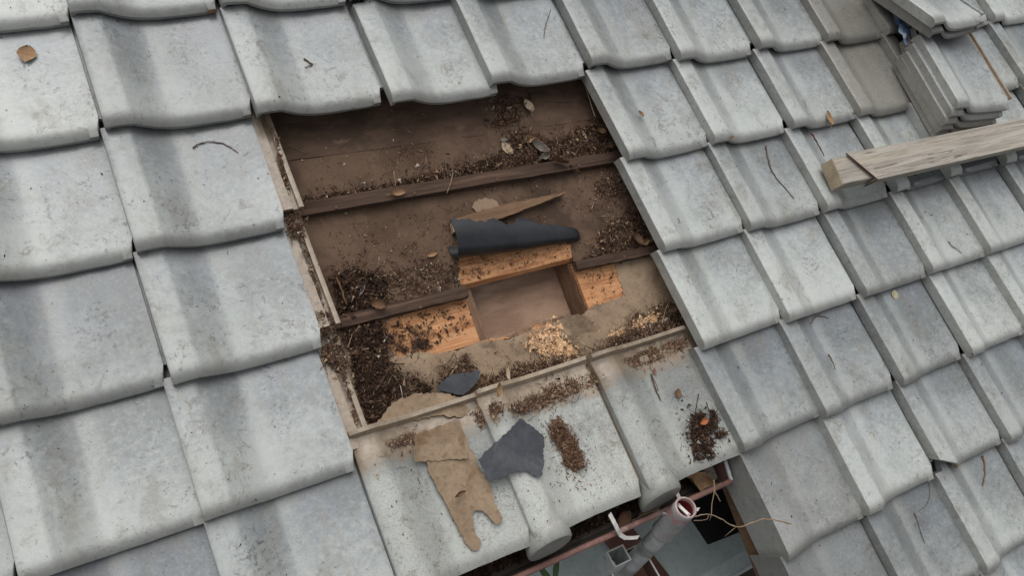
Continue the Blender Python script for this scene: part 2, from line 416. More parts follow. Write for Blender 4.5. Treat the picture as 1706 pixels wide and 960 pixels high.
def make_tile_mesh(name, mat, seed, roll=True, chip=False, break_roll=False, eave=False, verge=False, flat_nose=False):
    rr = random.Random(seed)
    off = Vector((seed * 3.1, seed * 1.7, 0))
    xs = PROF + UNDER
    if verge:
        xs = [(0, .0), (.006, .0015), (.03, -.005), (.05, -.013), (.075, -.022), (.1, -.030), (.13, -.035)] + [p for p in PROF if p[0] > .14] + UNDER
    if eave:                                    # the eave tiles have a rounder roll that ends in a disc
        xs = [(x, (h * .4 + .6 * (-.0385 + math.sqrt(max(0, .0428 ** 2 - (x - .036) ** 2)))) if x < .0635 else h) for x, h in xs]
    npf = len(xs) - len(UNDER)
    V, Fc, mi = [], [], []
    nx, ns = len(xs), len(SROWS)
    # the head of every tile is a touch wider to the left than its nose
    shear = lambda s: -.006 * s / RH
    for srow in SROWS:
        for i, (x, h) in enumerate(xs):
            s_ = srow
            wob = (mnoise.noise(Vector((x * 9, s_ * 9, 0)) + off)) * .0016
            z = h + TILT * (1 - s_ / RH) + wob
            if i >= npf: z = h + TILT * (1 - max(s_, .03) / RH) + wob
            yy = s_
            if i >= npf - 1 and s_ < .036: yy = .036 + s_ * .0005            # notch at the lower right corner
            if not eave:
                z -= nose(s_, 1.0 if i < npf - 3 else .45)
            else:
                z -= nose(s_, .35)
            if s_ > .27 and s_ < .292 and i < npf: z -= .004            # water stop groove behind the head lip
            if s_ >= .292 and i < npf: z += .011 if eave else .004
            edge = mnoise.noise(Vector((x * 30, 5, 0)) + off) * .0012 if s_ < .002 else 0
            if x < .032 and s_ > .246 and not eave: yy = .246 + (s_ - .246) * .02    # cut upper left corner
            if break_roll and x < .06 and s_ < .05:
                lim = .040 - x * .55 + mnoise.noise(Vector((x * 60, 2, 1))) * .004
                if s_ < lim: yy = lim
            V.append((x + shear(yy), yy + edge, z))
    nt_ = len(V)
    for srow in SROWS:
        for i, (x, h) in enumerate(xs):
            s_ = srow
            th = .014 + (.0050 * (1 - s_ / .03) if s_ < .03 else 0)
            if eave: th = .014 + (.030 * (1 - s_ / .012) if s_ < .012 else 0)
            z = h + TILT * (1 - s_ / RH) - th
            if i >= npf: z = h + TILT * (1 - max(s_, .03) / RH) - .011
            yy = s_
            if i >= npf - 1 and s_ < .036: yy = .036 + s_ * .0005
            if i < 2 and not verge: z = min(z, TILT * (1 - s_ / RH) - .0262)
            if verge and i < 2: z = TILT * (1 - s_ / RH) - .098
            if x < .032 and s_ > .246 and not eave: yy = .246 + (s_ - .246) * .02
            if break_roll and x < .06 and s_ < .05:
                lim = .046 - x * .6
                if s_ < lim: yy = lim
            V.append((x + shear(yy), yy, z))
    def q(a, b, c, d, m=0): Fc.append((a, b, c, d)); mi.append(m)
    for j in range(ns - 1):
        for i in range(nx - 1):
            a = j * nx + i
            q(a, a + 1, a + 1 + nx, a + nx)
            b = a + nt_
            q(b + nx, b + nx + 1, b + 1, b)
        a = j * nx; q(a + nx, a + nx + nt_, a + nt_, a)
        a = j * nx + nx - 1; q(a, a + nt_, a + nt_ + nx, a + nx)
    for i in range(nx - 1):
        brk = break_roll and xs[i][0] < .055
        q(i + nt_, i + 1 + nt_, i + 1, i, 1 if brk or (chip and npf - 4 <= i < npf - 1) else 0)
        a = (ns - 1) * nx + i; q(a, a + 1, a + 1 + nt_, a + nt_)
    if eave:
        # round end boss on the roll
        cx, cz, rad, seg = .036, TILT - .0395, .0465, 36
        k = len(V)
        rings = [(rad * .78, .070), (rad * .84, .034), (rad * .93, .022), (rad * 1.0, .013), (rad * 1.02, .004), (rad * 1.01, -.002), (rad * .96, -.0055), (rad * .4, -.0055)]
        for r_, y_ in rings:
            for g in range(seg):
                an = 2 * math.pi * g / seg
                V.append((cx + math.cos(an) * r_, y_ - .40 * (rad - math.sin(an) * r_), cz + math.sin(an) * r_))
        for a in range(len(rings) - 1):
            for g in range(seg):
                p0, p1 = k + a * seg + g, k + a * seg + (g + 1) % seg
                q(p1, p0, p0 + seg, p1 + seg)
        Fc.append(tuple(k + (len(rings) - 1) * seg + g for g in range(seg - 1, -1, -1))); mi.append(0)
        Fc.append(tuple(k + g for g in range(seg))); mi.append(0)
        # raised nail seat near the head
        for (nxp, nyp) in ((.13, .262),):
            v_, f_ = box_vf((nxp, nyp, hprof(nxp) + TILT * (1 - nyp / RH)), (.022, 0, 0), (0, .014, 0), (0, 0, .007))
            k2 = len(V); V += [tuple(p) for p in v_]
            for ff in f_: Fc.append(tuple(k2 + i for i in ff)); mi.append(0)
    me = bpy.data.meshes.new(name)
    me.from_pydata([tuple(p) for p in V], [], Fc)
    me.materials.append(mat); me.materials.append(MT['fracture'])
    me.polygons.foreach_set('material_index', mi)
    me.polygons.foreach_set('use_smooth', [True] * len(Fc))
    me.update()
    import bmesh
    bm = bmesh.new(); bm.from_mesh(me)
    bmesh.ops.recalc_face_normals(bm, faces=bm.faces)
    bm.to_mesh(me); bm.free()
    try: me.set_sharp_from_angle(angle=math.radians(38))
    except Exception: pass
    return me

TM = [make_tile_mesh('roof_tile', MT['tile'], k) for k in range(4)]
TM_BARE = make_tile_mesh('roof_tile_bare', MT['tile_bare'], 5)
TM_BROKEN = make_tile_mesh('roof_tile_broken', MT['tile'], 6, break_roll=True)
TM_CHIP = make_tile_mesh('roof_tile_chipped', MT['tile'], 7, chip=True)
TM_EAVE = [make_tile_mesh('eave_tile', MT['tile_eave'], 8 + k, eave=True) for k in range(2)]
TM_VERGE = make_tile_mesh('verge_tile', MT['tile_verge'], 12, verge=True)
TM_WET = make_tile_mesh('roof_tile_wet', MT['tile_wet'], 16)
TM_DUSTY = make_tile_mesh('roof_tile_dusty', MT['tile_dusty'], 13)

roof = thing('roof', (0, 0, 0), 'grey interlocking tile roof with a square patch of tiles lifted out above its eave', 'roof')

MEAS = {(1,1):(118.6,26.8),(2,1):(176,218),(3,1):(228.6,423.7),(4,1):(288.7,643.7),(5,1):(340,870),
(1,2):(369.5,12),(2,2):(428,194),(2,3):(652,175),(2,4):(817,144),(2,5):(982,113),(2,6):(1130,103),(2,7):(1263,84),(2,8):(1375,71.5),
(3,5):(1044,270),(3,6):(1186,242),(3,7):(1318,216.5),(3,8):(1429,196),
(4,5):(1103,423),(4,6):(1246,387),(4,7):(1373,355),(4,8):(1489,322),(4,9):(1578,297),(4,10):(1671,275),
(5,5):(1168,585),(5,6):(1309,539),(5,7):(1437.5,497),(5,8):(1547.6,458),(5,9):(1644,425.5),
(6,5):(1234,755),(6,6):(1370,698),(6,7):(1499,644),(6,8):(1613,596),(7,6):(1440.6,860),(7,8):(1676,740),(8,7):(1636.6,956.6)}
HOLE = {(r, c) for r in (3, 4, 5) for c in (2, 3, 4)}
TILES = {}
def put_tile(name, me, u, v, rot=0.0, n=0.0, label=None):
    o = bpy.data.objects.new(name, me)
    COL.objects.link(o)
    o.parent = roof
    o.location = (u, -v, n)
    o.rotation_euler = (random.uniform(-.004, .004), random.uniform(-.004, .004), rot)
    if label: o['label'] = label
    return o
for r in range(-1, 10):
    for c in range(-2, 14):
        if (r, c) in HOLE: continue
        if r > 6 and c < 5: continue
        u, v = c * CW, r * RH
        if (r, c) in MEAS:
            u, v = at(*MEAS[(r, c)], .002)
        else:
            u += random.uniform(-.0025, .0025); v += random.uniform(-.002, .002)
        me, name, lab = TM[(r * 7 + c * 5 + (r * c) % 3) % 4], 'roof_tile', None
        rot = random.uniform(-.006, .006)
        if c == 5 and r in (3, 4, 5, 6): rot += .016
        if r == 6 and 2 <= c < 5: me, name = TM_EAVE[c % 2], 'eave_tile'
        if c == 5 and r >= 7: me, name = TM_VERGE, 'verge_tile'
        if (r, c) in ((1, 8), (2, 8), (3, 8), (1, 9), (2, 9), (3, 9), (0, 8), (7, 6)): 
            if (r, c) != (7, 6): me, lab = TM_BARE, 'dull brownish tile without pale lichen'
        if (r, c) == (7, 7): me, lab = TM_BROKEN, 'tile with its lower left corner broken off'
        if (r, c) == (1, 1): me, lab = TM_CHIP, 'tile with a brown chip in its lower right corner'
        if (r, c) in ((3, 1), (4, 1), (5, 1)): me = TM_DUSTY
        if r == 4 and c in (8, 9, 10): me, lab = TM_WET, 'tile with rain water standing in its pan under the beam'
        TILES[(r, c)] = (u, v)
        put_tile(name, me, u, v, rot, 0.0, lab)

def surf(u, v):
    """height of the laid tiles (or the felt) at a roof point"""
    c = math.floor(u / CW); r = math.ceil(v / RH)
    if (r, c) in HOLE:
        if v < 1.108: return -.0725
        r = 6
    s = r * RH - v; x = u - c * CW
    if x > .26: x = .26
    return top(x, s) - nose(s)

# ------------------------------------------------------------------ roof deck under the tiles
NF = -.0735                                    # felt level
NB = NF - .002                                 # top of the boards
def poly_px(pts, n): return [at(x, y, n) for x, y in pts]

# sheathing boards run across the roof; those over the opening are cut at the rafters
OPEN_U0, OPEN_U1 = at(783, 520, NB)[0], at(966, 478, NB)[0] + .002
BOARD_V = [(.20, .36), (.362, .53), (.532, .70), (.702, at(858, 459, NB)[1]), (at(858, 459, NB)[1] + .002, 1.012), (1.014, 1.18), (1.182, 1.36)]
for k, (v0, v1) in enumerate(BOARD_V):
    spans = [(.40, 1.45)]
    if k == 4: spans = [(.40, OPEN_U0), (OPEN_U1, 1.45)]
    for (u0, u1) in spans:
        V, Fc = beam_vf((u0, -(v0 + v1) / 2, NB - .012), (u1, -(v0 + v1) / 2, NB - .012), (0, 1, 0), (v1 - v0) - .001, .012, seg=10, rag=.0012, seed=k)
        mk('sheathing_board', V, Fc, MT['wood_new'], roof)
for (u0, u1, v0, v1) in ((-.7, .399, -.5, 1.36), (1.451, 3.7, -.5, 2.12), (.4, 1.45, -.5, .199), (1.345, 1.45, 1.361, 2.12)):
    V, Fc = box_vf(((u0 + u1) / 2, -(v0 + v1) / 2, NB - .006), (u1 - u0, 0, 0), (0, v1 - v0, 0), (0, 0, .012))
    mk('deck_panel', V, Fc, MT['wood_old'], roof)
# rafters
raf_l = at(790, 528, NB)[0]
raf_r = at(957, 480, NB - .02)[0] + .022
for u in (raf_l - .303, raf_l, raf_r, raf_r + .303):
    V, Fc = beam_vf((u, -.15, NB - .015 - .060), (u, -1.385, NB - .015 - .060), (1, 0, 0), .042, .060, seg=12, rag=.001, seed=int(u * 100))
    mk('rafter', V, Fc, MT['wood_raft'], roof)
V, Fc = box_vf(((OPEN_U0 + OPEN_U1) / 2, -.96, NB - .082), (1.3, 0, 0), (0, .5, 0), (0, 0, .009))
mk('ceiling_board', V, Fc, MT['wood_inner'], roof)

def sheet(name, poly, holes, mat, n0, amp=.0016, step=.014, seed=0, parent=None, thick=.0015, zfun=None, rag=.0022, **kw):
    """an uneven felt sheet with torn outline: poly and holes are lists of (u, v)"""
    rr = random.Random(seed)
    def dens(p):
        out = []
        for i in range(len(p)):
            a, b = p[i], p[(i + 1) % len(p)]
            L = math.hypot(b[0] - a[0], b[1] - a[1]); k = max(1, int(L / min(step * .55, .0042 if rag > .001 else 1)))
            for j in range(k):
                t = j / k
                nx, ny = -(b[1] - a[1]) / max(L, 1e-6), (b[0] - a[0]) / max(L, 1e-6)
                e = (rr.random() - .5) * 2 * rag if j else 0
                out.append((a[0] + (b[0] - a[0]) * t + nx * e, a[1] + (b[1] - a[1]) * t + ny * e))
        return out
    P = dens(poly); Hs = [dens(h) for h in holes]
    pts = list(P); edges = [(i, (i + 1) % len(P)) for i in range(len(P))]
    for h in Hs:
        k = len(pts); pts += h
        edges += [(k + i, k + (i + 1) % len(h)) for i in range(len(h))]
    def inside(p, x, y):
        c = False; j = len(p) - 1
        for i in range(len(p)):
            if (p[i][1] > y) != (p[j][1] > y) and x < (p[j][0] - p[i][0]) * (y - p[i][1]) / (p[j][1] - p[i][1]) + p[i][0]: c = not c
            j = i
        return c
    u0, u1 = min(p[0] for p in P), max(p[0] for p in P); v0, v1 = min(p[1] for p in P), max(p[1] for p in P)
    nb = np.array(pts)
    y = v0
    while y < v1:
        x = u0
        while x < u1:
            q = (x + (rr.random() - .5) * step * .4, y + (rr.random() - .5) * step * .4)
            if inside(P, *q) and not any(inside(h, *q) for h in Hs) and np.min((nb[:, 0] - q[0]) ** 2 + (nb[:, 1] - q[1]) ** 2) > (step * .4) ** 2:
                pts.append(q)
            x += step
        y += step
    vo, eo, fo, *_ = delaunay_2d_cdt([Vector(p) for p in pts], edges, [], 0, 1e-6)
    fs = []
    for f in fo:
        cx = sum(vo[i].x for i in f) / len(f); cy = sum(vo[i].y for i in f) / len(f)
        if inside(P, cx, cy) and not any(inside(h, cx, cy) for h in Hs): fs.append(tuple(f))
    V = []
    for p in vo:
        z = n0 + abs(mnoise.noise(Vector((p.x * 9, p.y * 9, seed)))) * amp * 2 + mnoise.noise(Vector((p.x * 40, p.y * 40, seed))) * amp * .4
        if zfun: z += zfun(p.x, p.y)
        V.append((p.x, -p.y, z))
    o = mk(name, V, fs, mat, parent, smooth=True, **kw)
    recalc(o)
    if o.data.polygons[0].normal.z < 0: o.data.flip_normals()
    md = o.modifiers.new('thickness', 'SOLIDIFY'); md.thickness = thick; md.offset = -1
    es = o.modifiers.new('crisp_rim', 'EDGE_SPLIT'); es.split_angle = math.radians(45)
    return o

# felt: three overlapping courses
lap = [at(x, y, NF) for x, y in ((488, 266), (560, 257), (650, 245), (740, 233), (830, 221), (920, 208), (1012, 195))]
lap = [(.35, lap[0][1])] + lap + [(1.58, lap[-1][1])]
lap_lo = [(u, v + .001) for u, v in lap]
upper = [(.35, .24), (1.58, .24)] + lap_lo[::-1]
b2a, b2b = at(615, 530, NF), at(1098, 420, NF)
mid_low = [(1.58, b2b[1] + .004), (b2b[0], b2b[1] + .004)] + [at(x, y, NF) for x, y in ((1030, 436), (968, 446), (956, 437), (951, 405), (905, 410), (860, 416), (800, 424), (766, 428), (758, 448), (770, 478), (772, 492), (700, 508))] + [(b2a[0], b2a[1] + .002), (.35, b2a[1] + .002)]
lap_up = [(u, v - .03) for u, v in lap]
midp = lap_up + mid_low
sheet('roofing_felt', upper, [], MT['felt_top'], NF + .0015, .0008, seed=1, rag=.0004, parent=roof, label='brown felt course tucked under the tiles at the top of the opening')
sheet('roofing_felt', midp, [], MT['felt_mid'], NF, .0018, seed=2, parent=roof, label='dirty brown felt course between the two battens', rag=.003)
tear = [at(x, y, NF) for x, y in ((600, 540), (640, 535), (700, 508), (772, 490), (780, 470), (955, 436), (965, 449), (1024, 438), (1030, 462), (1041, 492), (1022, 499), (986, 511), (972, 523), (935, 527), (915, 541), (880, 553), (845, 566), (800, 569), (765, 583), (722, 590), (700, 586), (680, 590), (662, 596), (648, 572), (652, 556), (620, 560))]
lowp = [(.35, b2a[1] - .012), (b2a[0], b2a[1] - .012), (b2b[0], b2b[1] - .012), (1.58, b2b[1] - .012), (1.58, 1.36), (.35, 1.36)]
sheet('roofing_felt', lowp, [tear], MT['felt_low'], NF - .001, .0014, seed=3, parent=roof, label='silt covered pale brown felt torn open around the hole', rag=.0025)
# a second silt covered layer over the lowest course, its torn edge shows as a step
l2 = [at(x, y, NF) for x, y in ((655, 609), (700, 599), (738, 591), (800, 582), (900, 566), (1000, 552), (1080, 536), (1165, 515))] + [(1.5, 1.06), (1.5, 1.36), (.5, 1.36)] + [at(x, y, NF) for x, y in ((640, 690), (655, 640))]
sheet('roofing_felt', l2, [], MT['felt_low'], NF + .0012, .0006, seed=4, rag=.0007, parent=roof, label='lower lap of silt covered felt above the eave tiles')

# battens
def batten(p0, p1, seed, label=None, w=.030, h=.017, taper=None, rag=.002):
    V, Fc = beam_vf(p0, p1, (0, 1, 0), w, h, seg=26, rag=rag, seed=seed, taper=taper)
    return mk('batten', V, Fc, MT['wood_old'], roof, label=label)
pa, pb = at3(505, 352, NF + .004), at3(1035, 263, NF + .004)
dd = (pb - pa).normalized()
batten(pa - dd * .14, pb + dd * .2, 1, 'long dark batten across the upper part of the opening')
pa, pb = at3(612, 528, NF + .004), at3(775, 488, NF + .004)
dd = (pb - pa).normalized()
batten(pa - dd * .2, pb, 2, 'dark batten stub left of the cut opening', w=.026)
pa, pb = at3(955, 446, NF + .004), at3(1095, 417, NF + .004)
dd = (pb - pa).normalized()
batten(pa, pb + dd * .2, 3, 'dark batten stub right of the cut opening', w=.022)
batten((.3, -1.125, NF + .006), (1.6, -1.125, NF + .006), 4)
for k in (1, 2): batten((-.6, -(RH * (k + 3) - .285), NF + .003), (.42, -(RH * (k + 3) - .285), NF + .003), 10 + k)

sheet('silt_patch', [at(x, y, NF + .003) for x, y in ((786, 346), (792, 335), (806, 330), (818, 332), (828, 336), (832, 346), (820, 350), (806, 350), (796, 354))], [], MT['felt_low'], NF + .004, .0005, step=.007, seed=9, parent=roof, rag=.002, label='pale dried mud stain on the felt above the snapped batten')
for k, (a_, b_, w_) in enumerate((((838, 566), (938, 529), .013), ((872, 553), (915, 540), .010), ((792, 572), (850, 563), .006))):
    V, Fc = beam_vf(at3(*a_, NB - .006), at3(*b_, NB - .003), (0, 1, 0), w_, .005, seg=12, rag=.0025, seed=k + 40, taper=lambda t: max(.1, math.sin(math.pi * (t * .9 + .06))))
    mk('wood_splinter', V, Fc, MT['wood_new'] if k else MT['wood_raft'], roof)
for (x, y) in ((560, 346), (690, 322), (828, 299), (965, 276), (700, 512), (1040, 428)):
    p = at3(x, y, NF + .021)
    V, Fc = tube_vf([p - Vector((0, 0, .002)), p + Vector((0, 0, .0012))], .0032, 8)
    mk('nail_head', V, Fc, MT['rust'], roof)
# curled back flap of felt above the opening
fl0, fl1 = at3(762, 428, NF + .002), at3(957, 402, NF + .002)
flap_top = [(0, .026), (.04, .034), (.07, .030), (.10, .046), (.17, .050), (.21, .044), (.30, .048), (.40, .045), (.47, .054), (.53, .060), (.565, .060), (.60, .050), (.66, .048), (.74, .040), (.84, .032), (.92, .028), (.97, .022), (1, .004)]
V, Fc = [], []
NT, NA = 70, 18
for i in range(NT + 1):
    t = i / NT
    L = float(np.interp(t, [a for a, b in flap_top], [b for a, b in flap_top])) + .005 * mnoise.noise(Vector((t * 34, 1, 3))) + .004 * mnoise.noise(Vector((t * 11, 4, 8)))
    L = max(L, .003)
    b = fl0.lerp(fl1, -.05 + 1.10 * t)
    rad = .024 * (1 - .82 * t ** 1.6)
    for j in range(NA + 1):
        q = j / NA * (math.pi * rad + L)
        Ls = .086 * (1 - t) ** .55 + .006
        re_ = (math.pi * rad * .85 + Ls) / (1.25 * math.pi)
        sweep = 1.17 + .13 * math.exp(-((t - .53) / .07) ** 2) - .05 * math.exp(-((t - .40) / .06) ** 2) + .07 * mnoise.noise(Vector((t * 8, 2, 5))) + .045 * mnoise.noise(Vector((t * 27, 7, 1)))
        a = j / NA * sweep * math.pi
        y, z = -math.sin(a) * re_ * (1.0 if a < math.pi else 1.25) + re_ * .62 + a * .004, (1 - math.cos(a)) * re_ * .8
        V.append((b.x + math.sin(t * 6) * .001 + .10 * max(0, q - math.pi * rad) * t, b.y + y - .004 * math.sin(t * 3.1), b.z + z))
for i in range(NT):
    for j in range(NA):
        a = i * (NA + 1) + j
        Fc.append((a, a + 1, a + NA + 2, a + NA + 1))
o = mk('felt_flap', V, Fc, MT['felt_black'], roof, smooth=True, label='black torn flap of felt curled back over the opening')
recalc(o)
md = o.modifiers.new('thickness', 'SOLIDIFY'); md.thickness = .0018; md.offset = 0
es = o.modifiers.new('crisp_rim', 'EDGE_SPLIT'); es.split_angle = math.radians(40)

# silt coated flap lying over the eave tile heads
fp = [at(x, y, -.030) for x, y in ((620, 716), (640, 690), (660, 668), (690, 655), (738, 653), (776, 664), (791, 687), (768, 696), (730, 692), (690, 700), (655, 707))]
sheet('felt_flap', fp, [], MT['felt_scrap'], -.034, .004, seed=21, parent=roof, zfun=lambda u, v: -.10 * max(0, 1.135 - v) * 1.6, label='pale brown torn flap of felt lying over the heads of the eave tiles')

# fascia and side wall below the verge
V, Fc = box_vf((.45, -1.392, -.135), (1.80, 0, 0), (0, .018, 0), (0, 0, .11))
mk('fascia_board', V, Fc, MT['wood_old'], roof)
V, Fc = box_vf((1.345, -1.75, -.105), (.02, 0, 0), (0, .72, 0), (0, 0, .05))
mk('barge_board', V, Fc, MT['wood_mid'], roof)


# ------------------------------------------------------------------ ground, gutter, pole
SLAB_N = -1.15
def w_at(px, py, z):
    """world point on the level z seen at a photo pixel"""
    a = RM @ at3(px, py, 0); c0 = cam_o.matrix_world.translation
    t = (z - c0.z) / (a.z - c0.z)
    return c0 + (a - c0) * t
GZ = 2.12
V, Fc = box_vf((1.0, -2.0, -.05), (60, 0, 0), (0, 60, 0), (0, 0, .1))
mk('ground', V, Fc, MT['earth'], fr=WM, kind='structure')
p1, p2 = w_at(1225, 957, GZ), w_at(1272, 930, GZ)
dd = (p2 - p1); dd.z = 0; dd.normalize(); nn = Vector((-dd.y, dd.x, 0))
if nn.dot(w_at(900, 950, GZ) - p1) < 0: nn = -nn
A = p1 - dd * 2.5; B = p1 + dd * 3.0
c0 = (A + B) / 2 + nn * 1.6
V, Fc = box_vf((c0.x, c0.y, GZ - .06), dd * 5.5, nn * 3.2, (0, 0, .12))
mk('paving', V, Fc, MT['concrete'], fr=WM, kind='structure')
c0 = (A + B) / 2 + nn * .02
V, Fc = box_vf((c0.x, c0.y, GZ + .012), dd * 5.5, nn * .035, (0, 0, .024))
mk('kerb', V, Fc, MT['concrete'], fr=WM, kind='structure')
# wall of the house under the eave
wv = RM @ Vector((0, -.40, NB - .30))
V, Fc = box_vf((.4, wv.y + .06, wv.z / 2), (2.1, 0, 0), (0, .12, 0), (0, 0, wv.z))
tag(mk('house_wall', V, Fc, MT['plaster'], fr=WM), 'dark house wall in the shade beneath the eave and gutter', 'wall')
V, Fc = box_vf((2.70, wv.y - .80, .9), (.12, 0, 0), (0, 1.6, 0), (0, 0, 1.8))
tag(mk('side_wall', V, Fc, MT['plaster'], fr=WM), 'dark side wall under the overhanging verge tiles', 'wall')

# black sheet standing in for shade, plus a red-brown board, below the gutter
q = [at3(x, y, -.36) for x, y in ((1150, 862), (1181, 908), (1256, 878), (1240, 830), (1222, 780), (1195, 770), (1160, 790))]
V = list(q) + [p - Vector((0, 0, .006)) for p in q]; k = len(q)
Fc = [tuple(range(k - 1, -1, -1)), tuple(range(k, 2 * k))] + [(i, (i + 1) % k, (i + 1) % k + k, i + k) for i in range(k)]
tag(recalc(mk('shade_panel', V, Fc, MT['black'])), 'flat black panel standing in for deep shade below the right end of the gutter', 'panel')
a, b = at3(1020, 880, -.50), at3(1100, 985, -.50)
V, Fc = beam_vf(a + (a - b) * .15, b + (b - a) * .5, (1, 0, 0), .085, .02, seg=6, rag=.002, seed=3)
tag(mk('wooden_board', V, Fc, MT['plank_red']), 'red-brown board running down behind the steel pole', 'board')

# gutter
GV0, GV1, GN = 1.355, 1.462, -.052
g = thing('gutter', (.5, -1.41, GN - .07), 'copper brown eave gutter full of dead leaves', 'gutter')
GU0, GU1 = -.2, at(1214, 797, GN)[0]
prof = [(GV0, GN + .012), (GV0, GN - .055), (GV0 + .014, GN - .068), (GV1 - .018, GN - .068), (GV1 - .004, GN - .055), (GV1, GN)]
V, Fc = [], []
for i, u in enumerate(np.linspace(GU0, GU1, 12)):
    for (v_, n_) in prof: V.append((u, -v_, n_))
L = len(prof)
for i in range(11):
    for j in range(L - 1):
        a = i * L + j; Fc.append((a, a + 1, a + L + 1, a + L))
o = mk('trough', V, Fc, MT['gutter_in'], g)
md = o.modifiers.new('thickness', 'SOLIDIFY'); md.thickness = .002; md.offset = 0
V, Fc = tube_vf([(u, -GV1, GN + .002 + .0006 * math.sin(u * 9)) for u in np.linspace(GU0, GU1, 20)], .0062, 10)
mk('rolled_lip', V, Fc, MT['copper'], g, smooth=True)
V = [(GU1, -v_, n_) for v_, n_ in prof] + [(GU1 + .003, -v_, n_) for v_, n_ in prof]
Fc = [tuple(range(L)), tuple(range(2 * L - 1, L - 1, -1))] + [(i, (i + 1) % L, (i + 1) % L + L, i + L) for i in range(L)]
recalc(mk('end_cap', V, Fc, MT['copper'], g))
V, Fc = tube_vf([(GU1 + .002, -GV1 + .002, GN + .003), (GU1 + .002, -GV0, GN + .015)], .0045, 8)
mk('end_rim', V, Fc, MT['galv'], g)
# strap hanger: flat white bar bent over the gutter
hp = [at3(1016, 857, -.016), at3(1024, 872, -.020), at3(1030, 884, -.030), at3(1034, 892, -.042), at3(1042, 897, -.050), at3(1052, 897, -.054), at3(1064, 896, -.056)]
V, Fc = [], []
for p in hp:
    for du, dn in ((-.004, 0), (.004, 0), (.004, -.003), (-.004, -.003)): V.append(p + Vector((du, du * .6, dn)))
for i in range(len(hp) - 1):
    for k in range(4):
        a, b = i * 4 + k, i * 4 + (k + 1) % 4; Fc.append((a, b, b + 4, a + 4))
Fc += [(3, 2, 1, 0), tuple(len(V) - 4 + i for i in range(4))]
recalc(mk('hanger_strap', V, Fc, MT['white_metal'], g))
for du in (-.42, .165):
    V2 = [Vector(p) + Vector((du, 0, -.002)) for p in V]
    recalc(mk('hanger_strap', V2, Fc, MT['white_metal'], g))

# scaffold pole (upright in the world)
ptop = RM @ at3(1143, 846, .03)
pr = .0205
pole = thing('scaffold_pole', (ptop.x, ptop.y, GZ), 'upright galvanised scaffold pole with red paint smeared near its open end', 'scaffold pole', fr=WM)
def ring(z, r, n=40): return [(ptop.x + r * math.cos(2 * math.pi * k / n), ptop.y + r * math.sin(2 * math.pi * k / n), z) for k in range(n)]
def lathe(prof_, n=40):
    V, Fc = [], []
    for (z, r) in prof_: V += ring(z, r, n)
    for i in range(len(prof_) - 1):
        for k in range(n):
            a, b = i * n + k, i * n + (k + 1) % n; Fc.append((a, b, b + n, a + n))
    return V, Fc
z1 = ptop.z
V, Fc = lathe([(z1 - .128, pr + .0002), (z1 - .128, pr + .0042), (z1 - .125, pr + .0046), (z1 - .12, pr + .003), (z1 - .02, pr + .003), (z1 - .0015, pr + .003), (z1, pr + .0018), (z1, pr - .0005), (z1 - .001, pr - .0012), (z1 - .03, pr - .0012), (z1 - .11, pr - .0012)])
o = mk('sleeve', V, Fc, MT['pipe'], pole, smooth=True, origin=(ptop.x, ptop.y, z1 - .128)); recalc(o)
V, Fc = lathe([(z1 - .0012, pr + .0012), (z1 + .0006, pr + .0008), (z1 + .0006, pr - .001), (z1 - .002, pr - .0014), (z1 - .012, pr - .0014)])
recalc(mk('end_rim', V, Fc, MT['pink_metal'], pole, smooth=True))
V, Fc = lathe([(z1 - .010, pr - .0016), (z1 - .09, pr - .0016), (z1 - .09, .0001)])
mk('inner_wall', V, Fc, MT['red_paint'], pole, smooth=True)
V, Fc = lathe([(GZ, pr), (z1 - .126, pr)])
o = mk('tube', V, Fc, MT['galv'], pole, smooth=True)
# locking strip inside the mouth, notched at both ends
def_dir = (RM.to_3x3() @ (at3(1150, 858, 0) - at3(1136, 838, 0))).normalized(); def_dir.z = 0; def_dir.normalize()
sd_ = Vector((-def_dir.y, def_dir.x, 0))
pt = [(-.0155, -.0034), (-.0155, -.0012), (-.0115, -.0012), (-.0115, .0012), (-.0155, .0012), (-.0155, .0034), (.0155, .0034), (.0155, .0012), (.0115, .0012), (.0115, -.0012), (.0155, -.0012), (.0155, -.0034)]
V = [Vector((ptop.x, ptop.y, z1 - .012)) + def_dir * a + sd_ * b for a, b in pt]
V += [p - Vector((0, 0, .004)) for p in V]; k = len(pt)
Fc = [tuple(range(k)), tuple(range(2 * k - 1, k - 1, -1))] + [(i, (i + 1) % k, (i + 1) % k + k, i + k) for i in range(k)]
recalc(mk('locking_strip', V, Fc, MT['white_metal'], pole))
# small tabs
for zz, an, s_ in ((.05, 2.5, 1), (.118, -.55, .8)):
    c_ = Vector((ptop.x + math.cos(an) * (pr + .006), ptop.y + math.sin(an) * (pr + .006), z1 - zz))
    rd = Vector((math.cos(an), math.sin(an), 0)); tg = Vector((-rd.y, rd.x, 0))
    V, Fc = box_vf(c_, rd * .009 * s_, tg * .003, Vector((0, 0, .008 * s_)))
    mk('lug', V, Fc, MT['pipe'], pole)

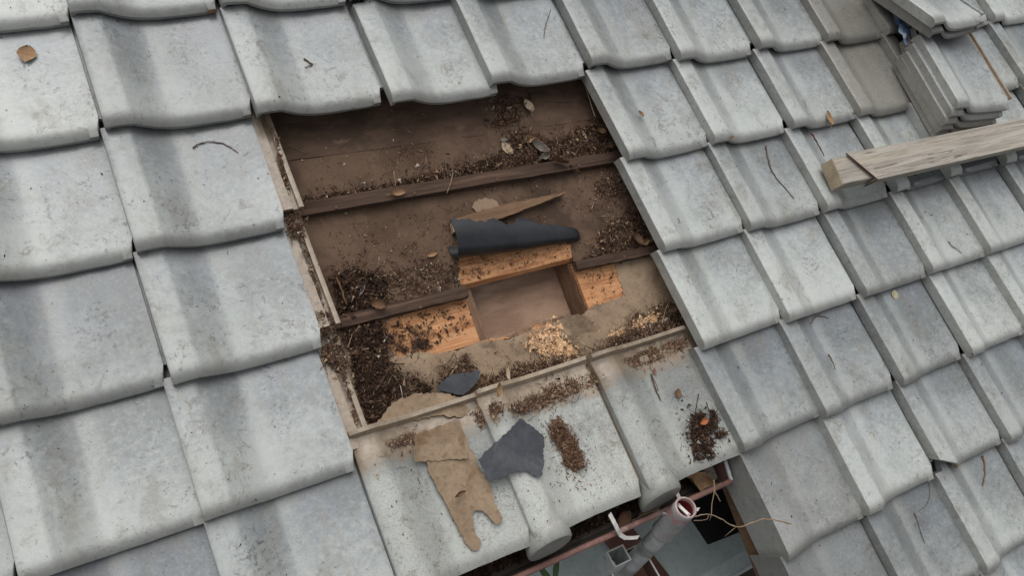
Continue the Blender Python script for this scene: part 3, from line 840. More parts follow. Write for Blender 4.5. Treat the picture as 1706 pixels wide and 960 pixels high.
# clamp bracket gripping the pole lower down: square tube end and channel plate
zc = z1 - .30
cl = thing('pole_clamp', (ptop.x, ptop.y, zc), 'pale steel clamp bracket with a square socket gripping the pole', 'clamp', fr=WM)
left = (RM.to_3x3() @ Vector((-1, 0, 0))); left.z = 0; left.normalize()
fwd = Vector((-left.y, left.x, 0))
if fwd.y > 0: fwd = -fwd
def frame_vf(c, ax, ay, az, w):
    """square tube, open along az"""
    c, ax, ay, az = map(Vector, (c, ax, ay, az))
    V = []
    for k in (-.5, .5):
        for sc in (1.0, 1.0 - 2 * w / ax.length):
            for i, j in ((-.5, -.5), (.5, -.5), (.5, .5), (-.5, .5)): V.append(c + ax * i * sc + ay * j * sc + az * k)
    Fc = []
    for i in range(4):
        j = (i + 1) % 4
        Fc += [(i, j, j + 4, i + 4), (8 + i + 4, 8 + j + 4, 8 + j, 8 + i), (i, 8 + i, 8 + j, j), (4 + j, 12 + j, 12 + i, 4 + i)]
    return V, Fc
P0 = Vector((ptop.x, ptop.y, zc))
c1 = P0 + left * .060 + fwd * -.014 + Vector((0, 0, .02))
V, Fc = frame_vf(c1, left * .044, fwd * .036, Vector((0, 0, .07)), .002)
recalc(mk('square_socket', V, Fc, MT['galv'], cl))
V, Fc = frame_vf(c1 + Vector((0, 0, .0362)), left * .046, fwd * .038, Vector((0, 0, .003)), .003)
recalc(mk('socket_rim', V, Fc, MT['white_metal'], cl))
c2 = P0 + left * .012 + fwd * .012 + Vector((0, 0, -.03))
V, Fc = frame_vf(c2, left * .105, fwd * .085, Vector((0, 0, .04)), .003)
recalc(mk('channel', V, Fc, MT['plank_red'], cl))
V, Fc = frame_vf(c2 + Vector((0, 0, .0212)), left * .107, fwd * .087, Vector((0, 0, .003)), .0035)
recalc(mk('channel_rim', V, Fc, MT['white_metal'], cl))
V, Fc = box_vf(P0 + fwd * .050 + left * -.02 + Vector((0, 0, -.06)), left * .055, fwd * .02, Vector((0, 0, .03)))
mk('wedge', V, Fc, MT['white_metal'], cl)

# ------------------------------------------------------------------ timber beam and the stacked tiles
b0, b1 = at3(1386, 319, .031), at3(1706, 246, .031)
ax = (b1 - b0).normalized(); perp = Vector((-ax.y, ax.x, 0))
bm_ = thing('timber_beam', b0, 'long weathered grey timber beam lying across the tiles', 'timber')
W_, H_ = .076, .043
c0 = b0 + perp * W_ / 2
V, Fc = beam_vf(c0, c0 + ax * 1.45, perp, W_, H_, seg=40, rag=.0016, seed=4)
mk('beam_body', V, Fc, MT['wood_grey'], bm_)
V, Fc = box_vf(c0 - ax * .0012 + Vector((0, 0, H_ / 2 - .001)), ax * .002, perp * (W_ * .95), Vector((0, 0, H_ * .93)))
mk('sawn_end', V, Fc, MT['wood_end'], bm_)
# a thinner batten nailed along its upper and front faces, starting a hand's width in
def along(px, py, n): 
    p = at3(px, py, n); return (p - b0).dot(ax)
s0 = along(1438, 305, .035); s1 = along(1414, 262, .08)
V = []
for (sa, sb) in ((s0 + .0, s1), (1.45, 1.45)):
    V += [b0 + ax * (sa + .004) - perp * .006 + Vector((0, 0, .004)), b0 + ax * sa - perp * .007 + Vector((0, 0, H_ + .0055)), b0 + ax * sb + perp * (W_ + .001) + Vector((0, 0, H_ + .0055)), b0 + ax * sb + perp * (W_ + .001) + Vector((0, 0, H_ + .0004)), b0 + ax * sa - perp * .0004 + Vector((0, 0, H_ + .0004)), b0 + ax * (sa + .004) - perp * .0004 + Vector((0, 0, .004))]
Fc = [(i, (i + 1) % 6, (i + 1) % 6 + 6, i + 6) for i in range(6)] + [(0, 1, 4, 5), (1, 2, 3, 4), (11, 10, 7, 6), (10, 9, 8, 7)]
recalc(mk('cladding_strip', V, Fc, MT['wood_grey'], bm_))
V, Fc = tube_vf([b0 + ax * (s0 + .002) - perp * .0065 + Vector((0, 0, .003)), b0 + ax * (s0 - .001) - perp * .0085 + Vector((0, 0, H_ + .006)), b0 + ax * (s1 - .002) + perp * (W_ + .002) + Vector((0, 0, H_ + .0055))], .0016, 6)
mk('tie_wire', V, Fc, MT['rust'], bm_)

def loose_tile(me, px, py, n, rot, label, group, tiltx=0.0, tilty=0.0):
    p = at3(px, py, n)
    o = bpy.data.objects.new('loose_tile', me)
    COL.objects.link(o)
    o.matrix_world = RM @ Matrix.Translation(p) @ Matrix.Rotation(rot, 4, 'Z') @ Matrix.Rotation(tilty, 4, 'Y') @ Matrix.Rotation(tiltx, 4, 'X')
    return tag(o, label, 'roof tile', group)
TM_VERGE_LIKE = make_tile_mesh('roof_tile_grey', MT['tile_verge'], 15)
S1 = [('lowest grey tile of the larger stack, half hidden against the roof', 1553, 228, .022), ('second tile from the bottom of the larger stack', 1560, 221, .041), ('third tile from the bottom of the larger stack', 1567, 211, .060),
      ('blue-grey tile just under the top of the larger stack', 1577, 198, .080), ('top tile of the larger stack with a brown dusty strip along its right side', 1587, 184, .100)]
for k, (lb, px, py, n) in enumerate(S1):
    loose_tile(TM_DUSTY if k == 4 else TM_VERGE_LIKE if k == 3 else TM_BARE, px, py, n, -.095 + .008 * ((k * 3) % 4 - 1), lb, 'tiles stacked on the roof', tiltx=-.02)
S2 = [('lower tile of the pair stacked askew at the top of the roof', 1548, 62, .118, .06, TM_BARE), ('bright upper tile of the pair stacked askew at the top of the roof', 1552, 46, .142, .02, TM[1])]
for lb, px, py, n, rot, me in S2:
    loose_tile(me, px, py, n, rot, lb, 'tiles stacked on the roof', tiltx=-.33)

# crumpled scrap of blue plastic in the gap behind the stack
V, Fc = [], []
c0 = at3(1508, 42, .05)
for i in range(9):
    for j in range(9):
        x, y = (i / 8 - .5) * .07, (j / 8 - .5) * .12
        V.append(c0 + Vector((x, y, .018 * mnoise.noise(Vector((x * 45, y * 45, 2))) + .012 * mnoise.noise(Vector((x * 110, y * 110, 7))))))
for i in range(8):
    for j in range(8):
        a = i * 9 + j; Fc.append((a, a + 1, a + 10, a + 9))
tag(mk('plastic_scrap', V, Fc, MT['blue'], smooth=True), 'crumpled blue and white plastic scrap behind the tile stack', 'plastic scrap')

# ------------------------------------------------------------------ loose felt scraps and broken batten
def scrap(name, px, mat, lift, label, cat, seed, amp=.004, warp=None):
    cx = sum(p[0] for p in px) / len(px); cy = sum(p[1] for p in px) / len(px)
    pts = [at(x, y, lift) for x, y in px]
    cu = sum(p[0] for p in pts) / len(pts); cv = sum(p[1] for p in pts) / len(pts); dm = max(math.hypot(p[0] - cu, p[1] - cv) for p in pts)
    o = sheet(name, pts, [], mat, lift, amp * .5, step=.009, seed=seed, rag=.0017, thick=.0016, zfun=lambda u, v: (warp(u, v) if warp else 0) + .0045 * max(0, mnoise.noise(Vector((u * 16, v * 16, seed + 4)))) + .011 * (math.hypot(u - cu, v - cv) / dm) ** 3 * max(0, .25 + mnoise.noise(Vector((u * 11, v * 11, seed + 9)))))
    return tag(o, label, cat)
def over_tiles(base):
    return lambda u, v: max(max(surf(u + d, v + e) - .22 * abs(d) - .3 * abs(e) for d in (-.09, -.06, -.04, -.025, -.012, 0, .012, .025, .04, .06, .09) for e in (-.02, 0, .02)), -.0725) + base
sc7 = lambda pts: [(580 + x / 2.909, 630 + y / 2.909) for x, y in pts]
scrap('felt_scrap', sc7([(825, 200), (880, 235), (940, 280), (943, 340), (930, 370), (937, 405), (915, 480), (890, 485), (860, 470), (830, 455), (770, 465), (730, 492), (680, 505), (650, 445), (622, 398), (690, 330), (760, 265)]), MT['felt_grey'], 0.0, 'flat charcoal felt scrap lying across the eave tile roll', 'felt scrap', 31, .003, over_tiles(.006))
strip = sc7([(545, 192), (565, 250), (590, 310), (640, 430), (690, 530), (705, 600), (740, 680), (735, 700), (710, 715), (690, 690), (668, 662), (650, 645), (620, 642), (600, 662), (605, 710), (612, 755), (640, 800), (630, 830), (600, 840), (565, 795), (540, 755), (495, 650), (450, 565), (430, 520), (400, 470), (383, 405), (335, 400), (325, 275)])
scrap('felt_strip', strip, MT['felt_scrap'], -.01, 'long tan felt strip with a bitten out end hanging over the eave tile', 'felt strip', 32, .003, lambda u, v: .010 + max(max(surf(u + d, v) for d in (-.02, 0, .02)), -.03) + .004)
scrap('felt_scrap', sc7([(330, 330), (400, 338), (450, 350), (475, 343), (495, 312), (515, 310), (545, 335), (582, 358), (588, 386), (480, 394), (330, 402)]), MT['felt_scrap'], .002, 'small tan felt scrap with a torn top edge lying on the long strip', 'felt scrap', 33, .0015, lambda u, v: max(max(surf(u + d, v) for d in (-.02, 0, .02)), -.03) + .0065)
scrap('felt_scrap', [(728, 648), (735, 636), (750, 626), (772, 622), (800, 618), (798, 633), (786, 646), (772, 659), (745, 655)], MT['felt_grey'], -.055, 'dark bluish felt scrap half buried above the eave tile heads', 'felt scrap', 34, .004)

a, b = at3(752, 380, NF + .005), at3(937, 325, NF + .005)
V, Fc = beam_vf(a, b, (0, 1, 0), .030, .015, seg=20, rag=.002, seed=9, taper=lambda t: 1 if t < .45 else max(.12, 1 - (t - .45) * 1.55))
o = thing('broken_batten', a, 'snapped brown batten tapering to a splinter, lying beside the curled felt', 'batten')
mk('stick', V, Fc, MT['wood_mid'], o)
V, Fc = box_vf(a - (b - a).normalized() * .001 + Vector((0, 0, .0075)), (b - a).normalized() * .002, Vector((.004, .028, 0)), (0, 0, .0145))
mk('pale_end', V, Fc, MT['straw'], o)

# ------------------------------------------------------------------ leaves
def leaf(px, py, size, rot, mat, label, n=None, aspect=.55, curl=.5, tilt=(0, 0), lift=.003, stem=True, seed=0, cat='leaf', name='leaf'):
    rr = random.Random(seed + int(px * 3 + py))
    if n is None:
        n = 0.0
        for _ in range(4):
            u, v = at(px, py, n); n = surf(u, v) + lift
    p = at3(px, py, n)
    V, Fc = [], []
    NI, NJ = 10, 6
    for i in range(NI + 1):
        t = i / NI
        wd = aspect * size * (math.sin(math.pi * min(1, t * .94 + .05)) ** .75) * (.5 + rr.random() * .06)
        for j in range(NJ + 1):
            q = j / NJ * 2 - 1
            x = (t - .5) * size; y = q * wd
            z = curl * size * (.32 * (q * q) * (1 - .4 * t) + .30 * (t - .5) ** 2) + .02 * size * rr.random()
            V.append(Vector((x, y, z)))
    for i in range(NI):
        for j in range(NJ):
            a = i * (NJ + 1) + j; Fc.append((a, a + 1, a + NJ + 2, a + NJ + 1))
    if stem:
        sv, sf = tube_vf([(-.48 * size, 0, .02 * size), (-.62 * size, .03 * size, .05 * size), (-.8 * size, .02 * size, .04 * size)], size * .016, 4)
        k = len(V); V += sv; Fc += [tuple(k + i for i in f) for f in sf]
    M_ = Matrix.Rotation(math.radians(rot), 4, 'Z') @ Matrix.Rotation(tilt[0], 4, 'X') @ Matrix.Rotation(tilt[1], 4, 'Y')
    V = [M_ @ v + p for v in V]
    return tag(mk(name, V, Fc, MT[mat], smooth=True), label, cat)

LV = [
 (45, 90, .034, 70, 'leaf_tan', 'orange-tan crumpled leaf alone on a tile in the upper left corner', dict(aspect=.85, curl=.5)),
 (878, 178, .034, 105, 'leaf_pale', 'pale folded leaf on the felt just below the upper tiles', dict(curl=1.1, aspect=.6)),
 (843, 248, .036, 110, 'leaf_pale', 'flat pale oval leaf above the long batten', dict(aspect=.6)),
 (839, 233, .020, 0, 'leaf_grey', 'small grey oval leaf touching the pale oval leaf', dict(aspect=.5, stem=False)),
 (880, 234, .030, 20, 'leaf_tan', 'tan curled leaf between the pale oval leaf and the grey curled leaf', dict(curl=.9)),
 (897, 247, .046, 130, 'leaf_grey', 'large grey-brown curled leaf in the debris above the long batten', dict(curl=1.0, aspect=.5, lift=.008)),
 (906, 262, .030, 15, 'leaf_grey', 'silvery curled leaf at the batten below the large grey-brown one', dict(curl=1.2, lift=.012)),
 (932, 270, .040, -25, 'leaf_brown', 'thin brown curled leaf overhanging the long batten', dict(curl=1.2, aspect=.25, lift=.022)),
 (956, 285, .036, -40, 'leaf_brown', 'dark shrivelled leaf hanging below the long batten', dict(curl=1.0, aspect=.22, lift=.01)),
 (663, 322, .034, 0, 'leaf_tan', 'tan pointed leaf draped over the long batten', dict(curl=.7, aspect=.4, lift=.024)),
 (1001, 219, .026, -20, 'leaf_tan', 'reddish tan leaf near the right end of the opening above the batten', dict(curl=.9, n=-.06)),
 (971, 224, .028, 95, 'leaf_pale', 'narrow upright pale leaf near the right end of the opening', dict(aspect=.25, curl=.6, lift=.006)),
 (1013, 243, .026, -15, 'leaf_brown', 'brown leaf by the right hand tiles above the batten', dict(curl=.9, n=-.058)),
 (719, 424, .026, 10, 'leaf_tan', 'small light brown leaf on bare felt left of the curled felt', dict(curl=.7, aspect=.45)),
 (603, 483, .028, 50, 'leaf_grey', 'narrow grey leaf on the black soil along the left tiles', dict(aspect=.25, lift=.012, stem=False)),
 (629, 508, .034, -25, 'leaf_brown', 'rusty brown leaf resting on the batten stub', dict(curl=.9, aspect=.6, lift=.022)),
 (1380, 197, .044, 80, 'leaf_tan', 'tan pointed leaf standing out on a tile above the timber beam', dict(aspect=.42, curl=.5)),
 (1067, 190, .018, 110, 'leaf_tan', 'small brown leaf fragment on the tile right of the opening', dict(stem=False, curl=.9)),
 (1491, 491, .026, 60, 'flake', 'flat pale yellow flake on a right hand tile', dict(stem=False, aspect=.9, curl=.05, lift=.001)),
 (1060, 399, .034, 100, 'leaf_brown', 'brown curled leaf in the debris above the batten stub by the right tiles', dict(curl=1.1, n=-.058)),
 (1073, 405, .026, 20, 'leaf_tan', 'light brown curled leaf beside the batten stub by the right tiles', dict(curl=1.1, n=-.06)),
 (1120, 514, .034, 15, 'leaf_brown', 'brown leaf leaning on the right tiles above the eave tile heads', dict(curl=.5, n=-.052)),
 (845, 622, .040, 75, 'leaf_pale', 'narrow pale leaf standing in the chips above the eave tile heads', dict(aspect=.22, lift=.012, curl=.4)),
 (829, 651, .028, 65, 'leaf_tan', 'orange curled leaf at the gap between eave tile heads', dict(curl=1.4, aspect=.4, lift=.03)),
 (805, 636, .030, 100, 'leaf_brown', 'dull brown leaf beside the dark bluish felt scrap', dict(curl=.8, lift=.01)),
 (1172, 703, .024, 10, 'leaf_red', 'orange-red leaf on the clump of black soil', dict(curl=.7, lift=.012, stem=False)),
 (1129, 656, .022, 60, 'leaf_brown', 'dark brown leaf scrap on the right eave tile', dict(stem=False, aspect=.7)),
 (1219, 650 - 420, .014, 30, 'leaf_brown', 'tiny brown scrap on the tile right of the opening', dict(stem=False)),
 (1543, 428, .020, 20, 'leaf_red', 'faded red leaf scrap under a tile nose on the right', dict(stem=False, curl=.3)),
 (766, 824, .024, 10, 'leaf_brown', 'curled brown scrap on the long tan felt strip', dict(aspect=.35, curl=.8, stem=False, lift=.016)),
 (1090, 620, .014, 70, 'leaf_brown', 'small dark scrap near the right eave tile head', dict(stem=False)),
]
for px, py, sz, rot, mat, lb, kw in LV: leaf(px, py, sz, rot, mat, lb, **kw)
for px, py, sz, rot, mat, lb in ((1076, 853, .060, 10, 'leaf_pale', 'pinkish curled leaf lying in the gutter left of the pole'), (1165, 806, .075, -40, 'leaf_tan', 'folded tan leaf in the gutter right of the pole'), (1035, 868, .05, 30, 'leaf_brown', 'brown leaf in the gutter beside the white hanger'), (1175, 785, .05, 100, 'leaf_grey', 'grey leaf in the gutter by its end cap')):
    leaf(px, py, sz, rot, mat, lb, n=-.085, curl=1.0)
for k, (px, py, r_) in enumerate(((925, 948, 60), (905, 955, 110))):
    leaf(px, py, .07, r_, 'leafgreen', ('green blade leaf poking out below the gutter lip', 'second green blade leaf poking out left of the first below the gutter')[k], n=-.12, aspect=.18, curl=.2)

# ------------------------------------------------------------------ twigs
def twig(pts, r, mat, label, n=None, lift=.002, arch=0.0, name='twig', fork=None):
    P = []
    for i, (x, y) in enumerate(pts):
        if n is None:
            h = 0.0
            for _ in range(4):
                u, v = at(x, y, h); h = surf(u, v) + lift
        else: h = n
        h += arch * math.sin(math.pi * i / (len(pts) - 1))
        P.append(at3(x, y, h))
    # smooth resample with a little wander
    Q = []
    for i in range(len(P) - 1):
        for k in range(4):
            t = k / 4
            p0, p1, p2, p3 = P[max(i - 1, 0)], P[i], P[i + 1], P[min(i + 2, len(P) - 1)]
            q = .5 * ((2 * p1) + (p2 - p0) * t + (2 * p0 - 5 * p1 + 4 * p2 - p3) * t * t + (3 * p1 - p0 - 3 * p2 + p3) * t ** 3)
            Q.append(q + Vector((random.uniform(-1, 1), random.uniform(-1, 1), random.uniform(0, .6))) * r * .5)
    Q.append(P[-1])
    r *= .78
    rad = [r * (1.15 - .6 * i / len(Q)) * random.uniform(.85, 1.2) for i in range(len(Q))]
    V, Fc = tube_vf(Q, rad, 5)
    if fork:
        for (i, pts2) in fork:
            v2, f2 = tube_vf([Q[min(i, len(Q) - 1)]] + [at3(x, y, nn_) for x, y, nn_ in pts2], r * .6, 4)
            k = len(V); V += v2; Fc += [tuple(k + q for q in f) for f in f2]
    return tag(mk(name, V, Fc, MT[mat], smooth=True), label, 'twig')
twig([(321, 246), (332, 239), (350, 236), (372, 239), (388, 248), (397, 254)], .0015, 'twig', 'thin bow shaped twig on the tile left of the opening')
twig([(507, 97), (514, 103), (520, 107), (508, 112)], .0022, 'twig', 'short bent twig on the upper middle tile')
twig([(917, 17), (912, 32), (908, 48), (906, 64)], .0014, 'twig', 'straight thin twig on the tile above the opening')
twig([(969, 130), (978, 152), (984, 172), (992, 195)], .0022, 'twig_pale', 'pale bent twig hanging at the upper right corner of the opening', n=-.04)
twig([(755, 287), (751, 305), (744, 322)], .0015, 'twig_pale', 'pale straight twig leaning on the long batten', n=-.045)
twig([(656, 285), (658, 300), (661, 318)], .0012, 'twig_pale', 'short pale stem above the draped tan leaf', n=-.05)
twig([(905, 165), (940, 168), (965, 165), (982, 158)], .0010, 'twig', 'hair thin curved twig near the upper right corner of the opening', n=-.066)
twig([(1276, 243), (1279, 262), (1285, 282), (1296, 300), (1312, 318), (1323, 331)], .0022, 'twig', 'long knobbly twig on the tile left of the timber beam')
twig([(1580, 402), (1586, 410), (1594, 415), (1602, 422)], .0016, 'twig', 'short dark twig on a tile below the timber beam')
twig([(1351, 538), (1360, 527), (1372, 528), (1380, 531)], .0018, 'twig', 'short curved twig tucked under a tile nose on the right')
twig([(1381, 591), (1386, 602), (1392, 616)], .0024, 'leaf_brown' if False else 'twig', 'stubby brown twig in the middle of a right hand tile')
twig([(1637, 760), (1640, 778), (1640, 795), (1637, 810)], .0030, 'leaf_brown', 'thick brown stick on the tile right of the broken tile')
twig([(1523, 855), (1529, 870), (1534, 888), (1541, 906)], .0014, 'twig', 'thin straight twig on the tile below the broken one')
twig([(1547, 806), (1549, 825), (1543, 842), (1530, 853)], .0010, 'twig', 'hair thin curved twig beside the broken tile')
twig([(1085, 624), (1089, 640), (1095, 655), (1101, 668)], .0024, 'twig', 'two pronged dark twig on the right eave tile', fork=[(1, [(1093, 640, .0), (1097, 652, .0)])])
twig([(1351, 221), (1358, 232), (1366, 246), (1373, 260)], .0030, 'rust', 'reddish stick lodged beside a tile roll above the timber beam', n=.02)
twig([(482, 243), (498, 250), (509, 255)], .0010, 'twig_pale', 'pale straw at the upper left of the opening', n=-.069)
twig([(815, 205), (826, 193), (834, 182)], .0016, 'twig', 'dark twig sticking out of the debris under the upper tiles', n=-.06)
twig([(888, 250), (880, 240), (873, 225)], .0013, 'twig', 'dark stem between the curled leaves above the batten', n=-.05)
twig([(577, 508), (568, 480), (560, 462)], .0026, 'leaf_brown', 'brown stick upright in the black soil by the left tiles', n=-.052)
twig([(579, 580), (584, 566), (586, 557)], .0014, 'twig_pale', 'pale splinter on the black soil by the left tiles', n=-.05)
twig([(626, 652), (640, 630), (652, 610)], .0012, 'twig', 'thin stem on the silt in the lower left of the opening', n=-.06)
twig([(728, 655), (722, 662)], .0012, 'twig', 'tiny twig beside the dark bluish felt scrap', n=-.055)
twig([(1103, 540), (1107, 522), (1112, 508)], .0016, 'twig_pale', 'curved pale stem by the right tiles above the eave tile heads', n=-.05)
twig([(955, 665), (940, 664), (928, 660), (918, 664)], .0014, 'twig_pale', 'branched pale rootlet on the middle eave tile head', n=-.022, fork=[(3, [(936, 652, -.015), (930, 645, -.01)]), (5, [(924, 672, -.02)])])
twig([(952, 672), (962, 668), (966, 655)], .0010, 'twig', 'thin arched stem on the middle eave tile', n=-.02)
twig([(1318, 874), (1300, 869), (1272, 866), (1250, 873), (1227, 879), (1205, 868), (1185, 858), (1170, 858), (1158, 862)], .0019, 'twig_pale', 'dry forked branch reaching from the verge tile to the pole mouth', n=.045,
     fork=[(16, [(1214, 889, .03), (1207, 895, .02)]), (24, [(1186, 840, .03), (1190, 820, .02), (1190, 800, .0)]), (25, [(1178, 866, .04), (1168, 868, .04), (1156, 868, .04)]), (24, [(1182, 868, .03)]),])
twig([(1188, 800), (1191, 818), (1197, 830), (1200, 836)], .0016, 'twig_pale', 'fine dead stem rising from the gutter end', n=-.01)

# ------------------------------------------------------------------ loose soil, chips and crumbs (uncountable)
def in_poly(p, x, y):
    c = False; j = len(p) - 1
    for i in range(len(p)):
        if (p[i][1] > y) != (p[j][1] > y) and x < (p[j][0] - p[i][0]) * (y - p[i][1]) / (p[j][1] - p[i][1]) + p[i][0]: c = not c
        j = i
    return c
DENS = 2.3
TET = np.array([(1, 0, -.3), (-.6, .8, -.3), (-.6, -.8, -.3), (0, 0, .9)])
def crumbs(name, label, cat, regions, mats, weights, px_n=NF, seed=0, parent=None):
    """regions: dicts with poly (photo px), n pieces, size (lo, hi), long (lo, hi), pile height"""
    rg = np.random.default_rng(seed)
    V, Fc, mi = [], [], []
    for rd in regions:
        poly = rd['poly']; nn_ = int(rd['n'] * DENS); lo, hi = rd.get('size', (.001, .0025)); l0, l1 = rd.get('long', (1, 3)); pile = rd.get('pile', .01)
        base = rd.get('base', px_n); clump = rd.get('clump', .45); onsurf = rd.get('surf', False)
        xs = [p[0] for p in poly]; ys = [p[1] for p in poly]
        done = tries = 0
        while done < nn_ and tries < nn_ * 40:
            tries += 1
            x, y = rg.uniform(min(xs), max(xs)), rg.uniform(min(ys), max(ys))
            if not in_poly(poly, x, y): continue
            uv = (x, y) if rd.get('uv') else None
            if uv: x, y = x * 700, y * 700
            f = mnoise.noise(Vector((x / 16, y / 16, seed))) * .5 + mnoise.noise(Vector((x / 6, y / 6, seed + 3))) * .3 + .5
            if f < clump * rg.uniform(.55, 1.25): continue
            done += 1
            if not uv and rg.uniform() < rd.get('stray', .22):
                x += rg.normal(0, 9); y += rg.normal(0, 9)
            if onsurf:
                h = 0.0
                for _ in range(3):
                    u, v = at(x, y, h); h = surf(u, v)
                z0 = h
            else:
                z0 = base; u, v = uv if uv else at(x, y, base)
            s_ = rg.uniform(lo, hi) * rg.uniform(.45, .95) * min(1.9, math.exp(rg.normal(0, .38))); ln_ = rg.uniform(l0, l1)
            kind_ = rg.uniform()
            if kind_ < rd.get('fib', .34): P = TET * np.array([s_ * rg.uniform(4, 9), s_ * .3, s_ * .3])          # rootlets and needles
            elif kind_ < .40: P = TET * np.array([s_ * 2.6, s_ * 1.7, s_ * .35])                   # flakes
            else: P = TET * np.array([s_ * ln_, s_ * rg.uniform(.6, 1.1), s_ * rg.uniform(.5, 1.0)])
            a = rg.uniform(0, 6.283); t = rg.normal(0, .35); 
            ca, sa, ct, st = math.cos(a), math.sin(a), math.cos(t), math.sin(t)
            Rm = np.array([[ca, -sa, 0], [sa, ca, 0], [0, 0, 1]]) @ np.array([[ct, 0, st], [0, 1, 0], [-st, 0, ct]])
            P = P @ Rm.T + np.array([u, -v, z0 + s_ * .3 + pile * max(0, (f - .3)) * rg.uniform(.0, 1.0) * 1.3])
            k = len(V); V += P.tolist()
            Fc += [(k, k + 1, k + 3), (k + 1, k + 2, k + 3), (k + 2, k, k + 3), (k, k + 2, k + 1)]
            mi += [int(rg.choice(len(mats), p=weights))] * 4
    o = mk(name, V, Fc, [MT[q] for q in mats], parent, midx=mi)
    return tag(o, label, cat, kind='stuff')

SO = ['soil', 'soil_b', 'fibre', 'straw', 'grit', 'moss']
crumbs('soil_debris', 'dark leaf mould heaped along the upper side of the long batten', 'debris', [
  dict(poly=[(508, 330), (560, 322), (640, 308), (720, 290), (800, 268), (860, 250), (920, 240), (1010, 228), (1024, 250), (1026, 262), (900, 290), (780, 308), (640, 328), (508, 352)], n=5200, size=(.0010, .0030), long=(1, 3.2), pile=.018, clump=.35),
  dict(poly=[(830, 262), (850, 225), (880, 215), (930, 240), (960, 215), (1005, 205), (1025, 250), (930, 275), (840, 290)], n=3800, size=(.0010, .0030), long=(1, 4), pile=.022, clump=.38),
  dict(poly=[(815, 215), (820, 175), (840, 160), (885, 160), (872, 190), (850, 212)], n=700, size=(.0010, .0028), long=(1, 5), pile=.012, clump=.5),
  dict(poly=[(700, 300), (800, 270), (890, 262), (880, 292), (760, 310)], n=900, size=(.0010, .0024), long=(2, 6), pile=.024, clump=.5),
 ], SO, [.38, .36, .18, .05, .01, .02], seed=1)
crumbs('soil_debris', 'black soil and rootlets banked against the tiles along the left side of the opening', 'debris', [
  dict(poly=[(552, 462), (590, 450), (640, 462), (640, 490), (612, 520), (632, 540), (645, 560), (642, 600), (668, 630), (664, 668), (672, 690), (650, 706), (622, 712), (600, 650), (585, 585), (568, 530)], n=8200, size=(.0012, .0034), long=(1, 3), pile=.030, clump=.36),
  dict(poly=[(640, 545), (700, 540), (720, 580), (690, 588), (655, 590)], n=230, size=(.001, .0026), long=(1, 2.5), pile=.004, clump=.6),
  dict(poly=[(640, 640), (690, 628), (720, 648), (690, 668), (700, 690), (650, 706)], n=1100, size=(.0012, .0028), long=(1, 3), pile=.012, base=-.066, clump=.62),
 ], SO, [.56, .30, .09, .03, .005, .015], seed=2)
crumbs('soil_debris', 'brown crumbs scattered over the felt between the two battens', 'debris', [
  dict(poly=[(600, 470), (680, 440), (765, 440), (765, 488), (640, 520)], n=1700, size=(.0008, .0022), long=(1, 3.5), pile=.008, clump=.5),
  dict(poly=[(540, 380), (760, 340), (1040, 280), (1080, 410), (960, 430), (765, 470), (600, 500)], n=2300, size=(.0006, .0018), long=(1, 4), pile=.003, clump=.62),
 ], SO, [.22, .40, .22, .10, .02, .04], seed=3)
crumbs('soil_debris', 'dark crumbs and bark in front of the right hand tiles above the batten stub', 'debris', [
  dict(poly=[(985, 420), (1000, 385), (1040, 360), (1062, 345), (1088, 410), (1020, 430), (965, 440)], n=2600, size=(.0010, .0028), long=(1, 4), pile=.018, clump=.42),
  dict(poly=[(985, 310), (1000, 298), (1040, 295), (1048, 318), (1000, 330)], n=800, size=(.0010, .0026), long=(1, 3), pile=.010, clump=.45),
  dict(poly=[(965, 296), (1035, 280), (1060, 350), (1000, 370), (960, 330)], n=420, size=(.0007, .0018), long=(1, 4), pile=.003, clump=.6),
 ], SO, [.36, .36, .18, .06, .01, .03], seed=4)
crumbs('bark_litter', 'brown bark chips and grit piled above the heads of the eave tiles', 'debris', [
  dict(poly=[(800, 640), (870, 610), (960, 598), (1000, 590), (940, 620), (860, 645), (832, 658), (800, 690), (790, 668)], n=3200, size=(.0012, .0034), long=(1, 3.4), pile=.024, clump=.32, base=-.066),
  dict(poly=[(1000, 580), (1040, 552), (1110, 530), (1135, 520), (1142, 545), (1060, 568), (1010, 590)], n=2300, size=(.0012, .0030), long=(1, 3.4), pile=.022, clump=.34, base=-.066),
  dict(poly=[(1040, 550), (1060, 520), (1120, 500), (1135, 530), (1080, 548)], n=700, size=(.0008, .0022), long=(1, 4), pile=.008, clump=.55, base=-.070),
  dict(poly=[(720, 640), (770, 598), (790, 612), (760, 640)], n=700, size=(.0012, .003), long=(1, 3), pile=.016, clump=.45, base=-.066),
 ], SO, [.20, .32, .26, .14, .03, .05], seed=5)
crumbs('bark_litter', 'brown fibre and grit caught behind the lip of the eave tiles', 'debris', [
  dict(poly=[(850, 678), (920, 645), (990, 622), (996, 640), (930, 668), (870, 690)], n=1900, size=(.0009, .0022), long=(1, 4), pile=.005, clump=.45, surf=True),
  dict(poly=[(1040, 598), (1090, 580), (1140, 562), (1145, 578), (1085, 605), (1050, 612)], n=1100, size=(.0009, .0022), long=(1, 4), pile=.005, clump=.45, surf=True),
  dict(poly=[(790, 690), (825, 672), (838, 684), (800, 708)], n=600, size=(.0012, .0026), long=(1, 3), pile=.01, clump=.4, surf=True),
  dict(poly=[(640, 735), (690, 718), (690, 740), (645, 748)], n=260, size=(.0008, .002), long=(1, 4), pile=.004, clump=.55, surf=True),
 ], SO, [.10, .30, .32, .20, .03, .05], seed=6)
